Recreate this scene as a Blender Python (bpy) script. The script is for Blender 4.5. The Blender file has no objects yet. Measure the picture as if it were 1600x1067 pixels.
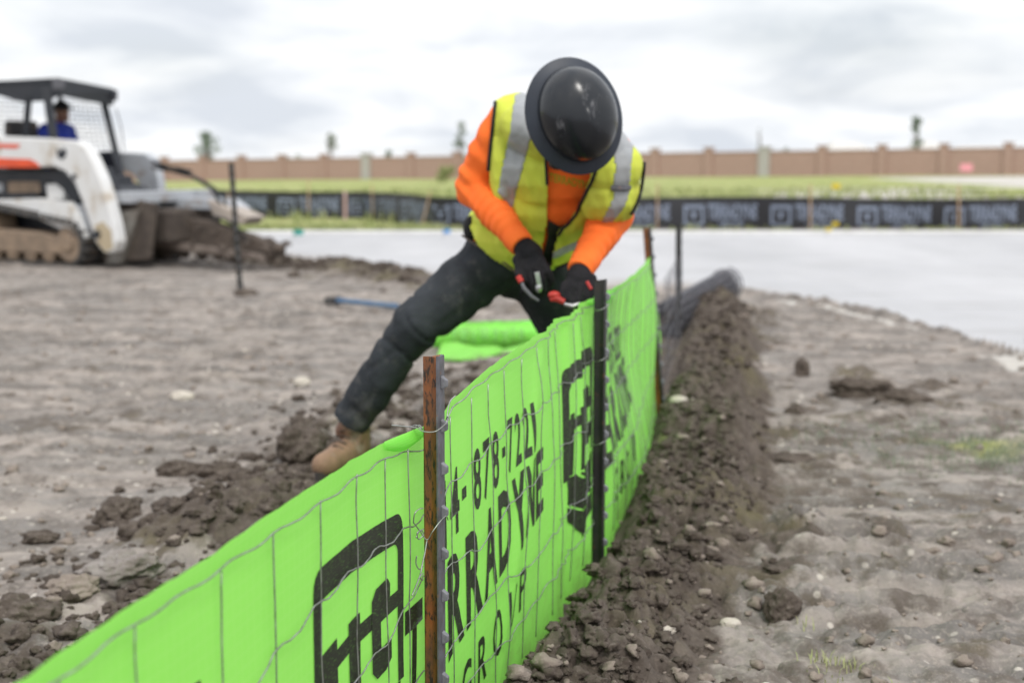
import bpy, bmesh, math, random
import numpy as np
from mathutils import Vector, Matrix
from mathutils.bvhtree import BVHTree
random.seed(7); RNG = np.random.default_rng(7)
SC = bpy.context.scene
COL = SC.collection
PI = math.pi

# ------------------------------------------------------------------ camera
F = 2222.0; EYE = 1.3; TH = math.atan(293.5 / F)
cam_d = bpy.data.cameras.new("camera"); cam = bpy.data.objects.new("camera", cam_d); COL.objects.link(cam)
cam.location = (0, 0, EYE); cam.rotation_euler = (PI / 2 - TH, 0, 0)
cam_d.sensor_width = 36; cam_d.lens = 36 * F / 1600; cam_d.clip_end = 3000; cam_d.clip_start = .05
cam_d.dof.use_dof = True; cam_d.dof.focus_distance = 2.86; cam_d.dof.aperture_fstop = 2.9
SC.camera = cam

# ------------------------------------------------------------------ light
SUN_EL, SUN_AZ = math.radians(52), math.radians(163)      # azimuth from +Y clockwise: behind and right of the camera
w = bpy.data.worlds.new("World"); SC.world = w; w.use_nodes = True
nt = w.node_tree; nt.nodes.clear()
N = nt.nodes.new; L = nt.links.new
out = N("ShaderNodeOutputWorld"); bg = N("ShaderNodeBackground"); bg.inputs[1].default_value = 0.1
sky = N("ShaderNodeTexSky"); sky.sky_type = 'NISHITA'; sky.sun_disc = False
sky.sun_elevation = SUN_EL; sky.sun_rotation = SUN_AZ; sky.air_density = 1.2; sky.dust_density = 2.0
tc = N("ShaderNodeTexCoord"); sep = N("ShaderNodeSeparateXYZ"); L(tc.outputs['Generated'], sep.inputs[0])
def wm(op, a, b):
    m = N("ShaderNodeMath"); m.operation = op
    for i, v in enumerate((a, b)):
        if v is None: continue
        if isinstance(v, (int, float)): m.inputs[i].default_value = v
        else: L(v, m.inputs[i])
    return m.outputs[0]
zc = wm('ADD', wm('MAXIMUM', sep.outputs[2], 0.0), 0.20)
cx = wm('DIVIDE', sep.outputs[0], zc); cy = wm('DIVIDE', sep.outputs[1], zc)
cmb = N("ShaderNodeCombineXYZ"); L(cx, cmb.inputs[0]); L(cy, cmb.inputs[1])
mp = N("ShaderNodeMapping"); mp.inputs['Scale'].default_value = (1.9, 1.7, 1); mp.inputs['Location'].default_value = (3.3, 1.2, 0)
L(cmb.outputs[0], mp.inputs[0])
n1 = N("ShaderNodeTexNoise"); n1.inputs['Scale'].default_value = 0.9; n1.inputs['Detail'].default_value = 6; n1.inputs['Roughness'].default_value = .52
n1.inputs['Distortion'].default_value = .35
L(mp.outputs[0], n1.inputs[0])
r1 = N("ShaderNodeValToRGB"); cr = r1.color_ramp
cr.elements[0].position = .36; cr.elements[0].color = (6.6, 7.0, 7.6, 1)
cr.elements[1].position = .58; cr.elements[1].color = (9.5, 9.6, 9.7, 1)
e = cr.elements.new(.46); e.color = (8.0, 8.3, 8.7, 1)
L(n1.outputs[0], r1.inputs[0])
n2 = N("ShaderNodeTexNoise"); n2.inputs['Scale'].default_value = .5; n2.inputs['Detail'].default_value = 4; L(mp.outputs[0], n2.inputs[0])
r2 = N("ShaderNodeValToRGB"); r2.color_ramp.elements[0].position = .25; r2.color_ramp.elements[0].color = (.80, .80, .80, 1)
r2.color_ramp.elements[1].position = .5; r2.color_ramp.elements[1].color = (1, 1, 1, 1); L(n2.outputs[0], r2.inputs[0])
mx = N("ShaderNodeMix"); mx.data_type = 'RGBA'; L(r2.outputs[0], mx.inputs[0]); L(sky.outputs[0], mx.inputs[6]); L(r1.outputs[0], mx.inputs[7])
# overcast skies brighten smoothly towards the zenith
gain = wm('ADD', 0.97, wm('MULTIPLY', wm('POWER', wm('MAXIMUM', sep.outputs[2], 0.0), 1.2), 0.55))
vm = N("ShaderNodeVectorMath"); vm.operation = 'SCALE'; L(mx.outputs[2], vm.inputs[0]); L(gain, vm.inputs[3])
L(vm.outputs[0], bg.inputs[0]); L(bg.outputs[0], out.inputs[0])
sd = bpy.data.lights.new("sun", 'SUN'); sd.energy = 1.5; sd.angle = math.radians(14); sd.color = (1, .965, .91)
so = bpy.data.objects.new("sun", sd); COL.objects.link(so)
sdir = Vector((math.sin(SUN_AZ) * math.cos(SUN_EL), math.cos(SUN_AZ) * math.cos(SUN_EL), math.sin(SUN_EL)))
so.rotation_euler = (-sdir).to_track_quat('-Z', 'Y').to_euler(); so.location = (-5, -8, 12)
SC.view_settings.view_transform = 'Standard'; SC.view_settings.look = 'None'
SC.view_settings.exposure = 0.22; SC.view_settings.gamma = 1; SC.view_settings.use_curve_mapping = False
SC.cycles.max_bounces = 6; SC.cycles.use_denoising = True

# ------------------------------------------------------------------ helpers
def pt(x, y, Y):                       # a point of the place seen at (x, y) of the photograph, Y metres ahead
    xc = (x - 800) / F; yc = (533.5 - y) / F
    d = Vector((xc, math.cos(TH) + yc * math.sin(TH), -math.sin(TH) + yc * math.cos(TH)))
    return Vector((0, 0, EYE)) + d * (Y / d.y)
def ptz(x, y, z=0.0):
    p = pt(x, y, 1.0); d = p - Vector((0, 0, EYE))
    return Vector((0, 0, EYE)) + d * ((z - EYE) / d.z)

def rnd(a, b): return random.uniform(a, b)
def hash3(i, j, k, seed=0):
    n = (i.astype(np.int64) * 374761393 + j.astype(np.int64) * 668265263 + k.astype(np.int64) * 2147483647 + seed * 1274126177) & 0xffffffff
    n = ((n ^ (n >> 13)) * 1274126177) & 0xffffffff
    n = (n ^ (n >> 16)) & 0xffffffff
    return n / 4294967295.0
def vnoise(x, y, z=None, seed=0):
    x = np.asarray(x, float); y = np.asarray(y, float); z = np.zeros_like(x) if z is None else np.asarray(z, float)
    xi, yi, zi = np.floor(x), np.floor(y), np.floor(z)
    fx, fy, fz = x - xi, y - yi, z - zi
    fx = fx * fx * (3 - 2 * fx); fy = fy * fy * (3 - 2 * fy); fz = fz * fz * (3 - 2 * fz)
    r = 0
    for a in (0, 1):
        for b in (0, 1):
            for c in ((0, 1) if np.any(zi != z) else (0,)):
                wgt = (fx if a else 1 - fx) * (fy if b else 1 - fy) * (fz if c else 1 - fz)
                r = r + wgt * hash3(xi + a, yi + b, zi + c, seed)
    return r * 2 - 1
def fbm(x, y, z=None, oct=4, seed=0, gain=.5):
    r = 0; a = 1; t = 0
    for o in range(oct):
        s = 2.03 ** o
        r = r + a * vnoise(x * s + o * 17.3, y * s + o * 5.1, None if z is None else z * s + o * 3.7, seed + o); t += a; a *= gain
    return r / t
def where_on(mask, fn, *a):            # evaluate only where the mask is worth it
    shp = np.shape(mask); r = np.zeros(shp).ravel(); k = np.ravel(mask) > .004
    if k.any(): r[k] = fn(*[np.ravel(q)[k] for q in a])
    return r.reshape(shp) * mask
def lumps(x, y, cell, seed=0):         # broken clods: domes over jittered points, warped so that none is round
    q = 1.6 / cell; xs, ys = x / cell + .42 * vnoise(x * q, y * q, seed=seed + 70), y / cell + .42 * vnoise(x * q, y * q, seed=seed + 71)
    xi, yi = np.floor(xs), np.floor(ys); best = np.zeros_like(xs)
    for a in (-1, 0, 1):
        for b in (-1, 0, 1):
            cx_, cy_ = xi + a, yi + b; zz = np.zeros_like(xi)
            px = cx_ + hash3(cx_, cy_, zz, seed); py = cy_ + hash3(cx_, cy_, zz, seed + 9)
            rr = .35 + .55 * hash3(cx_, cy_, zz, seed + 21)
            d2 = (xs - px) ** 2 + (ys - py) ** 2
            best = np.maximum(best, np.sqrt(np.maximum(0, rr * rr - d2)))
    return best * cell
def sstep(a, b, x):
    t = np.clip((x - a) / (b - a), 0, 1); return t * t * (3 - 2 * t)

def link(o, parent=None):
    COL.objects.link(o)
    if parent: o.parent = parent
    return o
def tag(o, label=None, cat=None, group=None, kind=None):
    if label: o['label'] = label
    if cat: o['category'] = cat
    if group: o['group'] = group
    if kind: o['kind'] = kind
    return o
def empty(name, loc=(0, 0, 0), rz=0.0, **k):
    o = bpy.data.objects.new(name, None); o.location = loc; o.rotation_euler = (0, 0, rz); o.empty_display_size = .1
    COL.objects.link(o); return tag(o, **k)
def obj(name, V, Fc, m=None, parent=None, smooth=True, mi=None, auto=None):
    me = bpy.data.meshes.new(name)
    if isinstance(V, np.ndarray): V = V.tolist()
    me.from_pydata([tuple(v) for v in V], [], [tuple(f) for f in Fc]); me.update()
    ms = m if isinstance(m, (list, tuple)) else ([m] if m else [])
    for q in ms: me.materials.append(q)
    if mi is not None: me.polygons.foreach_set('material_index', np.array(mi, np.int32))
    if smooth: me.polygons.foreach_set('use_smooth', np.ones(len(me.polygons), bool))
    if auto:
        bm = bmesh.new(); bm.from_mesh(me)
        for ed in bm.edges:
            if len(ed.link_faces) == 2 and ed.calc_face_angle(0) > auto: ed.smooth = False
        bm.to_mesh(me); bm.free()
    o = bpy.data.objects.new(name, me); return link(o, parent)
class MB:
    def __init__(s): s.v = []; s.f = []
    def add(s, V, Fc):
        b = len(s.v); s.v += [tuple(p) for p in V]; s.f += [tuple(i + b for i in f) for f in Fc]; return s
    def box(s, c, d, rot=None, taper=1.0):
        x, y, z = (q / 2 for q in d); V = []
        for sz in (-1, 1):
            k = taper if sz > 0 else 1
            for sx, sy in ((-1, -1), (1, -1), (1, 1), (-1, 1)): V.append(Vector((sx * x * k, sy * y * k, sz * z)))
        if rot is not None: V = [rot @ p for p in V]
        V = [p + Vector(c) for p in V]
        return s.add(V, [(3, 2, 1, 0), (4, 5, 6, 7), (0, 1, 5, 4), (1, 2, 6, 5), (2, 3, 7, 6), (3, 0, 4, 7)])
    def prism(s, prof, y0, y1):           # profile in x-z, extruded along y
        n = len(prof); V = [(p[0], y0, p[1]) for p in prof] + [(p[0], y1, p[1]) for p in prof]
        Fc = [tuple(range(n)), tuple(range(2 * n - 1, n - 1, -1))] + [(i, i + n, (i + 1) % n + n, (i + 1) % n) for i in range(n)]
        return s.add(V, Fc)
    def tube(s, P, r, n=8, caps=True, ell=None, up=None):
        P = [Vector(p) for p in P]; R_ = r if isinstance(r, (list, tuple)) else [r] * len(P)
        t0 = (P[1] - P[0]).normalized()
        nrm = Vector(up) if up else (Vector((0, 0, 1)) if abs(t0.z) < .9 else Vector((1, 0, 0)))
        nrm = (nrm - t0 * nrm.dot(t0)).normalized(); V = []; b = len(s.v)
        for i, p in enumerate(P):
            t = (P[min(i + 1, len(P) - 1)] - P[max(i - 1, 0)]).normalized()
            nrm = (nrm - t * nrm.dot(t)).normalized(); bi = t.cross(nrm)
            ex, ey = (ell[i] if isinstance(ell, list) else ell) if ell else (1, 1)
            for k in range(n):
                a = 2 * PI * k / n; V.append(p + nrm * (math.cos(a) * R_[i] * ex) + bi * (math.sin(a) * R_[i] * ey))
        Fc = []
        for i in range(len(P) - 1):
            for k in range(n):
                a, c = i * n + k, i * n + (k + 1) % n; Fc.append((a, c, c + n, a + n))
        if caps: Fc += [tuple(range(n - 1, -1, -1)), tuple((len(P) - 1) * n + k for k in range(n))]
        return s.add(V, Fc)
    def ball(s, c, r, n=12, m=8, rot=None):
        r = Vector((r, r, r)) if isinstance(r, (int, float)) else Vector(r); V = [Vector((0, 0, -1))]; Fc = []
        for i in range(1, m):
            a = -PI / 2 + PI * i / m
            for k in range(n): b = 2 * PI * k / n; V.append(Vector((math.cos(a) * math.cos(b), math.cos(a) * math.sin(b), math.sin(a))))
        V.append(Vector((0, 0, 1)))
        for k in range(n): Fc.append((0, 1 + (k + 1) % n, 1 + k))
        for i in range(m - 2):
            for k in range(n): a = 1 + i * n + k; b = 1 + i * n + (k + 1) % n; Fc.append((a, b, b + n, a + n))
        l = len(V) - 1
        for k in range(n): Fc.append((l, l - n + k, l - n + (k + 1) % n))
        V = [Vector((p.x * r.x, p.y * r.y, p.z * r.z)) for p in V]
        if rot is not None: V = [rot @ p for p in V]
        return s.add([p + Vector(c) for p in V], Fc)
    def caps(s, P, R_, n=14, flat=None):   # capsule chain for voxel bodies
        s.tube(P, list(R_), n=n, ell=flat)
        for p, r in zip(P, R_):
            if not flat: s.ball(p, r, n, 8)
        return s
    def build(s, name, m, parent=None, smooth=False, bevel=0, auto=.6):
        o = obj(name, s.v, s.f, m, parent, smooth=smooth, auto=auto if smooth else None)
        if bevel:
            b = o.modifiers.new('bevel', 'BEVEL'); b.width = bevel; b.segments = 2; b.limit_method = 'ANGLE'; b.angle_limit = .6
        return o
def voxel(mb, size, smooth_it=4):          # union of shapes as one smooth skin -> numpy verts, faces
    me = bpy.data.meshes.new('tmp'); me.from_pydata(mb.v, [], mb.f); me.update()
    o = bpy.data.objects.new('tmp', me); COL.objects.link(o)
    r = o.modifiers.new('r', 'REMESH'); r.mode = 'VOXEL'; r.voxel_size = size
    if smooth_it: sm = o.modifiers.new('s', 'SMOOTH'); sm.iterations = smooth_it; sm.factor = .5
    dg = bpy.context.evaluated_depsgraph_get(); dg.update(); ev = o.evaluated_get(dg).to_mesh()
    V = np.empty(len(ev.vertices) * 3); ev.vertices.foreach_get('co', V); V = V.reshape(-1, 3)
    Nn = np.empty(len(ev.vertices) * 3); ev.vertices.foreach_get('normal', Nn); Nn = Nn.reshape(-1, 3)
    Fc = [tuple(p.vertices) for p in ev.polygons]
    o.evaluated_get(dg).to_mesh_clear(); bpy.data.objects.remove(o); bpy.data.meshes.remove(me)
    return V, Nn, Fc
def pix(V):
    V = np.asarray(V); d = V - np.array([0, 0, EYE]); wv = d[:, 1] * math.cos(TH) - d[:, 2] * math.sin(TH)
    u = d[:, 1] * math.sin(TH) + d[:, 2] * math.cos(TH)
    return 800 + F * d[:, 0] / wv, 533.5 - F * u / wv
def inpoly(x, y, poly):
    r = np.zeros(len(x), bool); n = len(poly)
    for i in range(n):
        x1, y1 = poly[i]; x2, y2 = poly[(i + 1) % n]
        c = ((y1 > y) != (y2 > y)) & (x < (x2 - x1) * (y - y1) / ((y2 - y1) or 1e-9) + x1); r ^= c
    return r
def attr(o, name, col):
    a = o.data.color_attributes.new(name, 'FLOAT_COLOR', 'POINT'); a.data.foreach_set('color', np.asarray(col, np.float32).ravel())

# ------------------------------------------------------------------ materials
class Mt:
    def __init__(s, name):
        s.m = bpy.data.materials.new(name); s.m.use_nodes = True; s.t = s.m.node_tree; s.t.nodes.clear()
        s.o = s.t.nodes.new('ShaderNodeOutputMaterial'); s.p = s.t.nodes.new('ShaderNodeBsdfPrincipled'); s.t.links.new(s.p.outputs[0], s.o.inputs[0])
        s.tc = s.t.nodes.new('ShaderNodeTexCoord')
    def n(s, ty, **k):
        q = s.t.nodes.new(ty)
        for a, b in k.items():
            if a in q.inputs: q.inputs[a].default_value = b
            else: setattr(q, a, b)
        return q
    def l(s, a, b): s.t.links.new(a, b)
    def noise(s, scale, detail=4, rough=.55, vec=None, stretch=None, dist=0):
        q = s.n('ShaderNodeTexNoise', Scale=scale, Detail=detail, Roughness=rough, Distortion=dist)
        src = vec or s.tc.outputs['Object']
        if stretch:
            mpn = s.n('ShaderNodeMapping'); mpn.inputs['Scale'].default_value = stretch; s.l(src, mpn.inputs[0]); src = mpn.outputs[0]
        s.l(src, q.inputs['Vector']); return q.outputs[0]
    def ramp(s, fac, stops):
        q = s.n('ShaderNodeValToRGB'); c = q.color_ramp
        while len(c.elements) < len(stops): c.elements.new(.5)
        for e_, (p_, col) in zip(c.elements, stops):
            e_.position = p_; e_.color = (col, col, col, 1) if isinstance(col, (int, float)) else (*col, 1)
        s.l(fac, q.inputs[0]); return q.outputs[0]
    def mix(s, fac, a, b, mode='MIX'):
        q = s.n('ShaderNodeMix', data_type='RGBA', blend_type=mode)
        for i, v in ((0, fac), (6, a), (7, b)):
            if isinstance(v, (int, float)): q.inputs[i].default_value = v if i == 0 else (v, v, v, 1)
            elif isinstance(v, tuple): q.inputs[i].default_value = (*v, 1)
            else: s.l(v, q.inputs[i])
        return q.outputs[2]
    def math(s, op, a, b=0.0):
        q = s.n('ShaderNodeMath', operation=op)
        for i, v in enumerate((a, b)):
            if isinstance(v, (int, float)): q.inputs[i].default_value = v
            else: s.l(v, q.inputs[i])
        return q.outputs[0]
    def bump(s, h, strength=.3, dist=.01):
        q = s.n('ShaderNodeBump', Strength=strength, Distance=dist); s.l(h, q.inputs['Height']); s.l(q.outputs[0], s.p.inputs['Normal']); return q
    def col(s, c):
        if isinstance(c, tuple): s.p.inputs['Base Color'].default_value = (*c, 1)
        else: s.l(c, s.p.inputs['Base Color'])
    def set(s, **k):
        for a, v in k.items():
            a = a.replace('_', ' ')
            if isinstance(v, (int, float, tuple)): s.p.inputs[a].default_value = v
            else: s.l(v, s.p.inputs[a])
        return s
def simple(name, c1, c2=None, scale=8, rough=.7, bump=0, bscale=None, metal=0, dirt=None, dscale=3, dlo=.5, dhi=.65, stretch=None, spec=.5, bdist=.01):
    m = Mt(name); c2 = c2 or tuple(q * .75 for q in c1)
    c = m.mix(m.ramp(m.noise(scale, 5, stretch=stretch), [(.35, 0.), (.65, 1.)]), c1, c2)
    if dirt: c = m.mix(m.ramp(m.noise(dscale, 6, .6), [(dlo, 0.), (dhi, 1.)]), c, dirt)
    m.col(c); m.set(Roughness=rough, Metallic=metal); m.p.inputs['Specular IOR Level'].default_value = spec
    if bump: m.bump(m.noise(bscale or scale * 4, 4), bump, bdist)
    return m.m

def soil_material(name):
    m = Mt(name); a = m.n('ShaderNodeVertexColor', layer_name='zone'); sp = m.n('ShaderNodeSeparateColor'); m.l(a.outputs[0], sp.inputs[0])
    big = m.noise(.9, 6, .6); mid = m.noise(7, 6, .65); fine = m.noise(60, 5, .7); streak = m.noise(2.2, 6, .6, stretch=(.45, 2.2, 1))
    dry = m.mix(m.ramp(big, [(.38, 0.), (.62, 1.)]), (.265, .242, .222), (.14, .128, .118))
    dry = m.mix(m.ramp(streak, [(.42, 0.), (.6, 1.)]), dry, (.36, .315, .28))
    dry = m.mix(m.ramp(mid, [(.44, 0.), (.70, 1.)]), dry, (.115, .097, .083))
    dry = m.mix(m.ramp(fine, [(.52, 0.), (.72, .8)]), dry, (.42, .37, .32))
    # pale limestone bits
    v = m.n('ShaderNodeTexVoronoi', Scale=23.0); m.l(m.tc.outputs['Object'], v.inputs['Vector'])
    vs = m.n('ShaderNodeSeparateColor'); m.l(v.outputs['Color'], vs.inputs[0])
    peb = m.math('MULTIPLY', m.ramp(v.outputs['Distance'], [(.18, 1.), (.3, 0.)]), m.ramp(vs.outputs[0], [(.80, 0.), (.9, 1.)]))
    dry = m.mix(peb, dry, (.55, .50, .44))
    dark = m.mix(m.ramp(m.noise(14, 6, .65), [(.35, 0.), (.65, 1.)]), (.065, .050, .040), (.145, .12, .10))
    dark = m.mix(m.ramp(m.noise(3, 5), [(.5, 0.), (.7, .7)]), dark, (.15, .13, .07))
    dark = m.mix(m.ramp(fine, [(.55, 0.), (.75, .6)]), dark, (.26, .21, .17))
    mask = m.math('ADD', sp.outputs[1], m.math('MULTIPLY', m.math('SUBTRACT', mid, .5), 1.5))
    c = m.mix(m.ramp(mask, [(.34, 0.), (.62, 1.)]), dry, dark)
    gr = m.mix(m.ramp(m.noise(.35, 6, .7), [(.38, 0.), (.62, 1.)]), (.27, .31, .09), (.44, .42, .20))
    gr = m.mix(m.ramp(m.noise(2.5, 5), [(.45, 0.), (.65, 1.)]), gr, (.19, .25, .06))
    gm = m.math('ADD', sp.outputs[0], m.math('MULTIPLY', m.math('SUBTRACT', m.noise(.5, 6, .7), .5), 1.1))
    c = m.mix(m.ramp(gm, [(.45, 0.), (.6, 1.)]), c, gr)
    pm = m.math('ADD', sp.outputs[2], m.math('MULTIPLY', m.math('SUBTRACT', m.noise(4, 6, .7), .5), .8))
    c = m.mix(m.ramp(pm, [(.45, 0.), (.6, 1.)]), c, (.52, .49, .45))
    m.col(c); m.set(Roughness=.93); m.p.inputs['Specular IOR Level'].default_value = .25
    hsum = m.math('ADD', m.math('MULTIPLY', mid, .6), m.math('MULTIPLY', fine, .35))
    m.bump(hsum, .8, .035); return m.m
M = {}
M['soil'] = soil_material('soil')
def clod_mat(name, a, b, c):
    m = Mt(name); q = m.mix(m.ramp(m.noise(9, 6, .65), [(.35, 0.), (.65, 1.)]), a, b)
    q = m.mix(m.ramp(m.noise(70, 4, .7), [(.55, 0.), (.75, .7)]), q, c); m.col(q); m.set(Roughness=.95); m.p.inputs['Specular IOR Level'].default_value = .2
    m.bump(m.noise(45, 5, .7), .6, .02); return m.m
M['clod'] = clod_mat('dark clod', (.065, .050, .040), (.135, .11, .092), (.25, .215, .185))
M['clod_dry'] = clod_mat('dry clod', (.22, .18, .15), (.31, .26, .22), (.40, .35, .30))
M['stone'] = clod_mat('pale stone', (.50, .44, .37), (.62, .57, .5), (.35, .3, .26))
M['rock'] = clod_mat('grey rock', (.30, .27, .25), (.20, .17, .15), (.45, .43, .42))

def concrete():
    m = Mt('concrete'); c = m.mix(m.ramp(m.noise(.5, 6, .6, stretch=(1, .35, 1)), [(.35, 0.), (.65, 1.)]), (.49, .485, .495), (.385, .383, .393))
    c = m.mix(m.ramp(m.noise(1.3, 7, .7, stretch=(.5, 2, 1)), [(.52, 0.), (.72, .75)]), c, (.31, .30, .295))
    ea = m.n('ShaderNodeVertexColor', layer_name='edge'); es = m.n('ShaderNodeSeparateColor'); m.l(ea.outputs[0], es.inputs[0])
    em = m.math('ADD', es.outputs[0], m.math('MULTIPLY', m.math('SUBTRACT', m.noise(2.2, 7, .7), .5), 1.3)); c = m.mix(m.ramp(em, [(.5, 0.), (.95, .85)]), c, (.30, .26, .225))
    c = m.mix(m.ramp(m.noise(.25, 4), [(.55, 0.), (.7, .5)]), c, (.56, .555, .56))
    m.col(c); m.set(Roughness=.75); m.bump(m.noise(30, 4), .15, .005); return m.m
M['concrete'] = concrete()
M['kerb'] = simple('kerb', (.66, .655, .64), (.55, .54, .53), 3, .8)

def fabric(name, col, col2, trans=.45, weave=True):
    m = Mt(name); a = m.noise(2.2, 4); c = m.mix(m.ramp(a, [(.3, 0.), (.7, 1.)]), col, col2)
    if weave:
        uv = m.n('ShaderNodeAttribute', attribute_name='sv'); s_ = m.n('ShaderNodeSeparateXYZ'); m.l(uv.outputs['Vector'], s_.inputs[0])
        wu = m.math('SINE', m.math('MULTIPLY', s_.outputs[0], 2 * PI / .0042)); wv = m.math('SINE', m.math('MULTIPLY', s_.outputs[1], 2 * PI / .0042))
        # coarse ripstop lines
        gu = m.math('POWER', m.math('ABSOLUTE', m.math('SINE', m.math('MULTIPLY', s_.outputs[0], PI / .021))), 24.0)
        gv = m.math('POWER', m.math('ABSOLUTE', m.math('SINE', m.math('MULTIPLY', s_.outputs[1], PI / .021))), 24.0)
        g = m.math('MAXIMUM', gu, gv)
        c = m.mix(m.math('MULTIPLY', g, .22), c, (col[0] * 1.25, min(1, col[1] * 1.15), col[2] * 1.6))
        h = m.math('ADD', m.math('MULTIPLY', m.math('ADD', wu, wv), .25), m.math('MULTIPLY', m.noise(20, 3), 1.2))
        m.bump(h, .25, .002)
    if weave:
        sm = m.math('MULTIPLY', m.ramp(m.noise(6, 6, .7), [(.45, 0.), (.7, 1.)]), m.ramp(s_.outputs[1], [(.55, 0.), (.9, .8)])); c = m.mix(sm, c, (.20, .24, .09))
        c = m.mix(m.ramp(m.noise(3.2, 6, .7, stretch=(1, 1, .4)), [(.58, 0.), (.78, .18)]), c, (.28, .72, .12))
    m.col(c); m.set(Roughness=.42)
    tr = m.n('ShaderNodeBsdfTranslucent'); m.l(c, tr.inputs[0]); ms = m.n('ShaderNodeMixShader'); ms.inputs[0].default_value = trans
    m.l(m.p.outputs[0], ms.inputs[1]); m.l(tr.outputs[0], ms.inputs[2]); m.l(ms.outputs[0], m.o.inputs[0]); return m.m
M['green'] = fabric('green woven fabric', (.39, .985, .155), (.355, .95, .135))
def ink(name, col, worn, thr=.62):
    m = Mt(name); uv = m.n('ShaderNodeAttribute', attribute_name='sv')
    mpn = m.n('ShaderNodeMapping'); mpn.inputs['Scale'].default_value = (60, 520, 1); mpn.inputs['Rotation'].default_value = (0, 0, .25); m.l(uv.outputs['Vector'], mpn.inputs[0])
    q = m.n('ShaderNodeTexNoise', Scale=1.0, Detail=3.0); m.l(mpn.outputs[0], q.inputs['Vector'])
    c = m.mix(m.ramp(q.outputs[0], [(thr - .04, 0.), (thr + .06, .75)]), col, worn); m.col(c); m.set(Roughness=.55); return m.m
M['ink'] = ink('black ink', (.014, .018, .008), (.12, .30, .05))
M['white_ink'] = ink('pale blue ink', (.23, .27, .36), (.06, .065, .08), .60)
M['black_fabric'] = fabric('black woven fabric', (.018, .018, .022), (.03, .03, .035), .08, False)

def rust():
    m = Mt('rusty steel'); a = m.noise(28, 6, .7, stretch=(1, 1, .25)); b = m.noise(120, 5, .7, stretch=(1, 1, .3))
    c = m.mix(m.ramp(a, [(.35, 0.), (.62, 1.)]), (.32, .10, .025), (.13, .06, .03))
    c = m.mix(m.ramp(b, [(.50, 0.), (.60, 1.)]), c, (.035, .024, .018))
    c = m.mix(m.ramp(m.noise(14, 5, .7, stretch=(1, 1, .2)), [(.55, 0.), (.68, .8)]), c, (.28, .13, .02))
    m.col(c); m.set(Roughness=.62, Metallic=.15); m.bump(b, .4, .002); return m.m
M['rust'] = rust()
M['steel'] = simple('worn grey paint', (.13, .13, .15), (.08, .078, .085), 40, .5, .2, 120, 0, (.22, .10, .05), 60, .62, .72, bdist=.002)
M['stud'] = simple('bare stud', (.20, .20, .22), (.12, .12, .13), 60, .45, .3, 200, 0, bdist=.002)
M['wire'] = simple('galvanised wire', (.42, .43, .42), (.24, .25, .22), 50, .38, metal=.7)
M['dark_post'] = simple('dark green post paint', (.012, .015, .014), (.028, .025, .022), 20, .55, .2, 80, 0, (.12, .05, .02), 25, .6, .7, bdist=.002)
M['wood'] = simple('raw pine', (.58, .40, .25), (.5, .33, .20), 6, .8, stretch=(8, 8, 1))
M['pink_wood'] = simple('pink painted stake', (.62, .42, .42), (.5, .35, .32), 6, .8)
M['cardboard'] = simple('cardboard', (.30, .19, .10), (.24, .15, .08), 12, .9)

def brickmat():
    m = Mt('brick'); b = m.n('ShaderNodeTexBrick', Scale=1.0); b.inputs['Color1'].default_value = (.40, .255, .215, 1); b.inputs['Color2'].default_value = (.345, .22, .185, 1)
    b.inputs['Mortar'].default_value = (.42, .33, .28, 1); b.inputs['Brick Width'].default_value = .25; b.inputs['Row Height'].default_value = .085; b.inputs['Mortar Size'].default_value = .008
    mpn = m.n('ShaderNodeMapping'); mpn.inputs['Rotation'].default_value = (PI / 2, 0, 0); m.l(m.tc.outputs['Object'], mpn.inputs[0]); m.l(mpn.outputs[0], b.inputs['Vector'])
    c = m.mix(m.ramp(m.noise(.5, 4), [(.4, 0.), (.7, .35)]), b.outputs[0], (.42, .28, .235)); m.col(c); m.set(Roughness=.9); return m.m
M['brick'] = brickmat()
M['pillar_stone'] = simple('pale cast stone', (.45, .43, .41), (.38, .36, .34), 3, .85)
M['leaf'] = simple('leaf', (.20, .26, .17), (.14, .19, .13), 3, .7)
M['leaf2'] = simple('grey green leaf', (.24, .28, .19), (.17, .20, .14), 3, .7)
M['bark'] = simple('bark', (.16, .12, .09), (.10, .075, .055), 10, .9)
M['grass'] = simple('grass blade', (.27, .33, .12), (.40, .40, .20), 3, .8)
M['house'] = simple('house wall', (.58, .53, .46), None, 2, .9)
M['roof'] = simple('pale roof', (.62, .60, .57), (.55, .53, .5), 2, .8)
M['rubber'] = simple('dirty rubber', (.045, .045, .047), (.075, .07, .065), 12, .85, .3, 60, 0, (.17, .13, .10), 7, .52, .66)
M['tan'] = simple('mud caked frame', (.30, .22, .155), (.20, .15, .11), 8, .9, .4, 40)
M['white_paint'] = simple('white machine paint', (.70, .70, .70), (.64, .63, .61), 3, .35, 0, None, 0, (.42, .34, .25), 3.2, .53, .70)
M['grey_paint'] = simple('grey machine paint', (.42, .44, .47), (.36, .37, .40), 3, .4, 0, None, 0, (.25, .2, .17), 5, .55, .7)
M['orange_paint'] = simple('orange stripe', (.75, .085, .02), (.62, .07, .02), 5, .4)
M['black_paint'] = simple('black cab paint', (.012, .015, .022), (.02, .022, .028), 5, .5, 0, None, 0, (.07, .06, .055), 6, .66, .82)
M['mud'] = simple('dried mud', (.115, .088, .07), (.07, .055, .045), 9, .95, .8, 30, bdist=.03)
M['glass_green'] = None
M['blue_shirt'] = simple('blue shirt', (.015, .035, .30), (.01, .025, .22), 6, .85)
M['skin'] = simple('skin', (.22, .11, .07), (.18, .09, .055), 8, .55)
M['hair'] = simple('hair', (.02, .015, .012), None, 30, .8)
M['orange_cloth'] = simple('orange shirt cloth', (1.0, .185, .022), (.93, .15, .016), 5, .85, .25, 90, bdist=.004)
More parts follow.
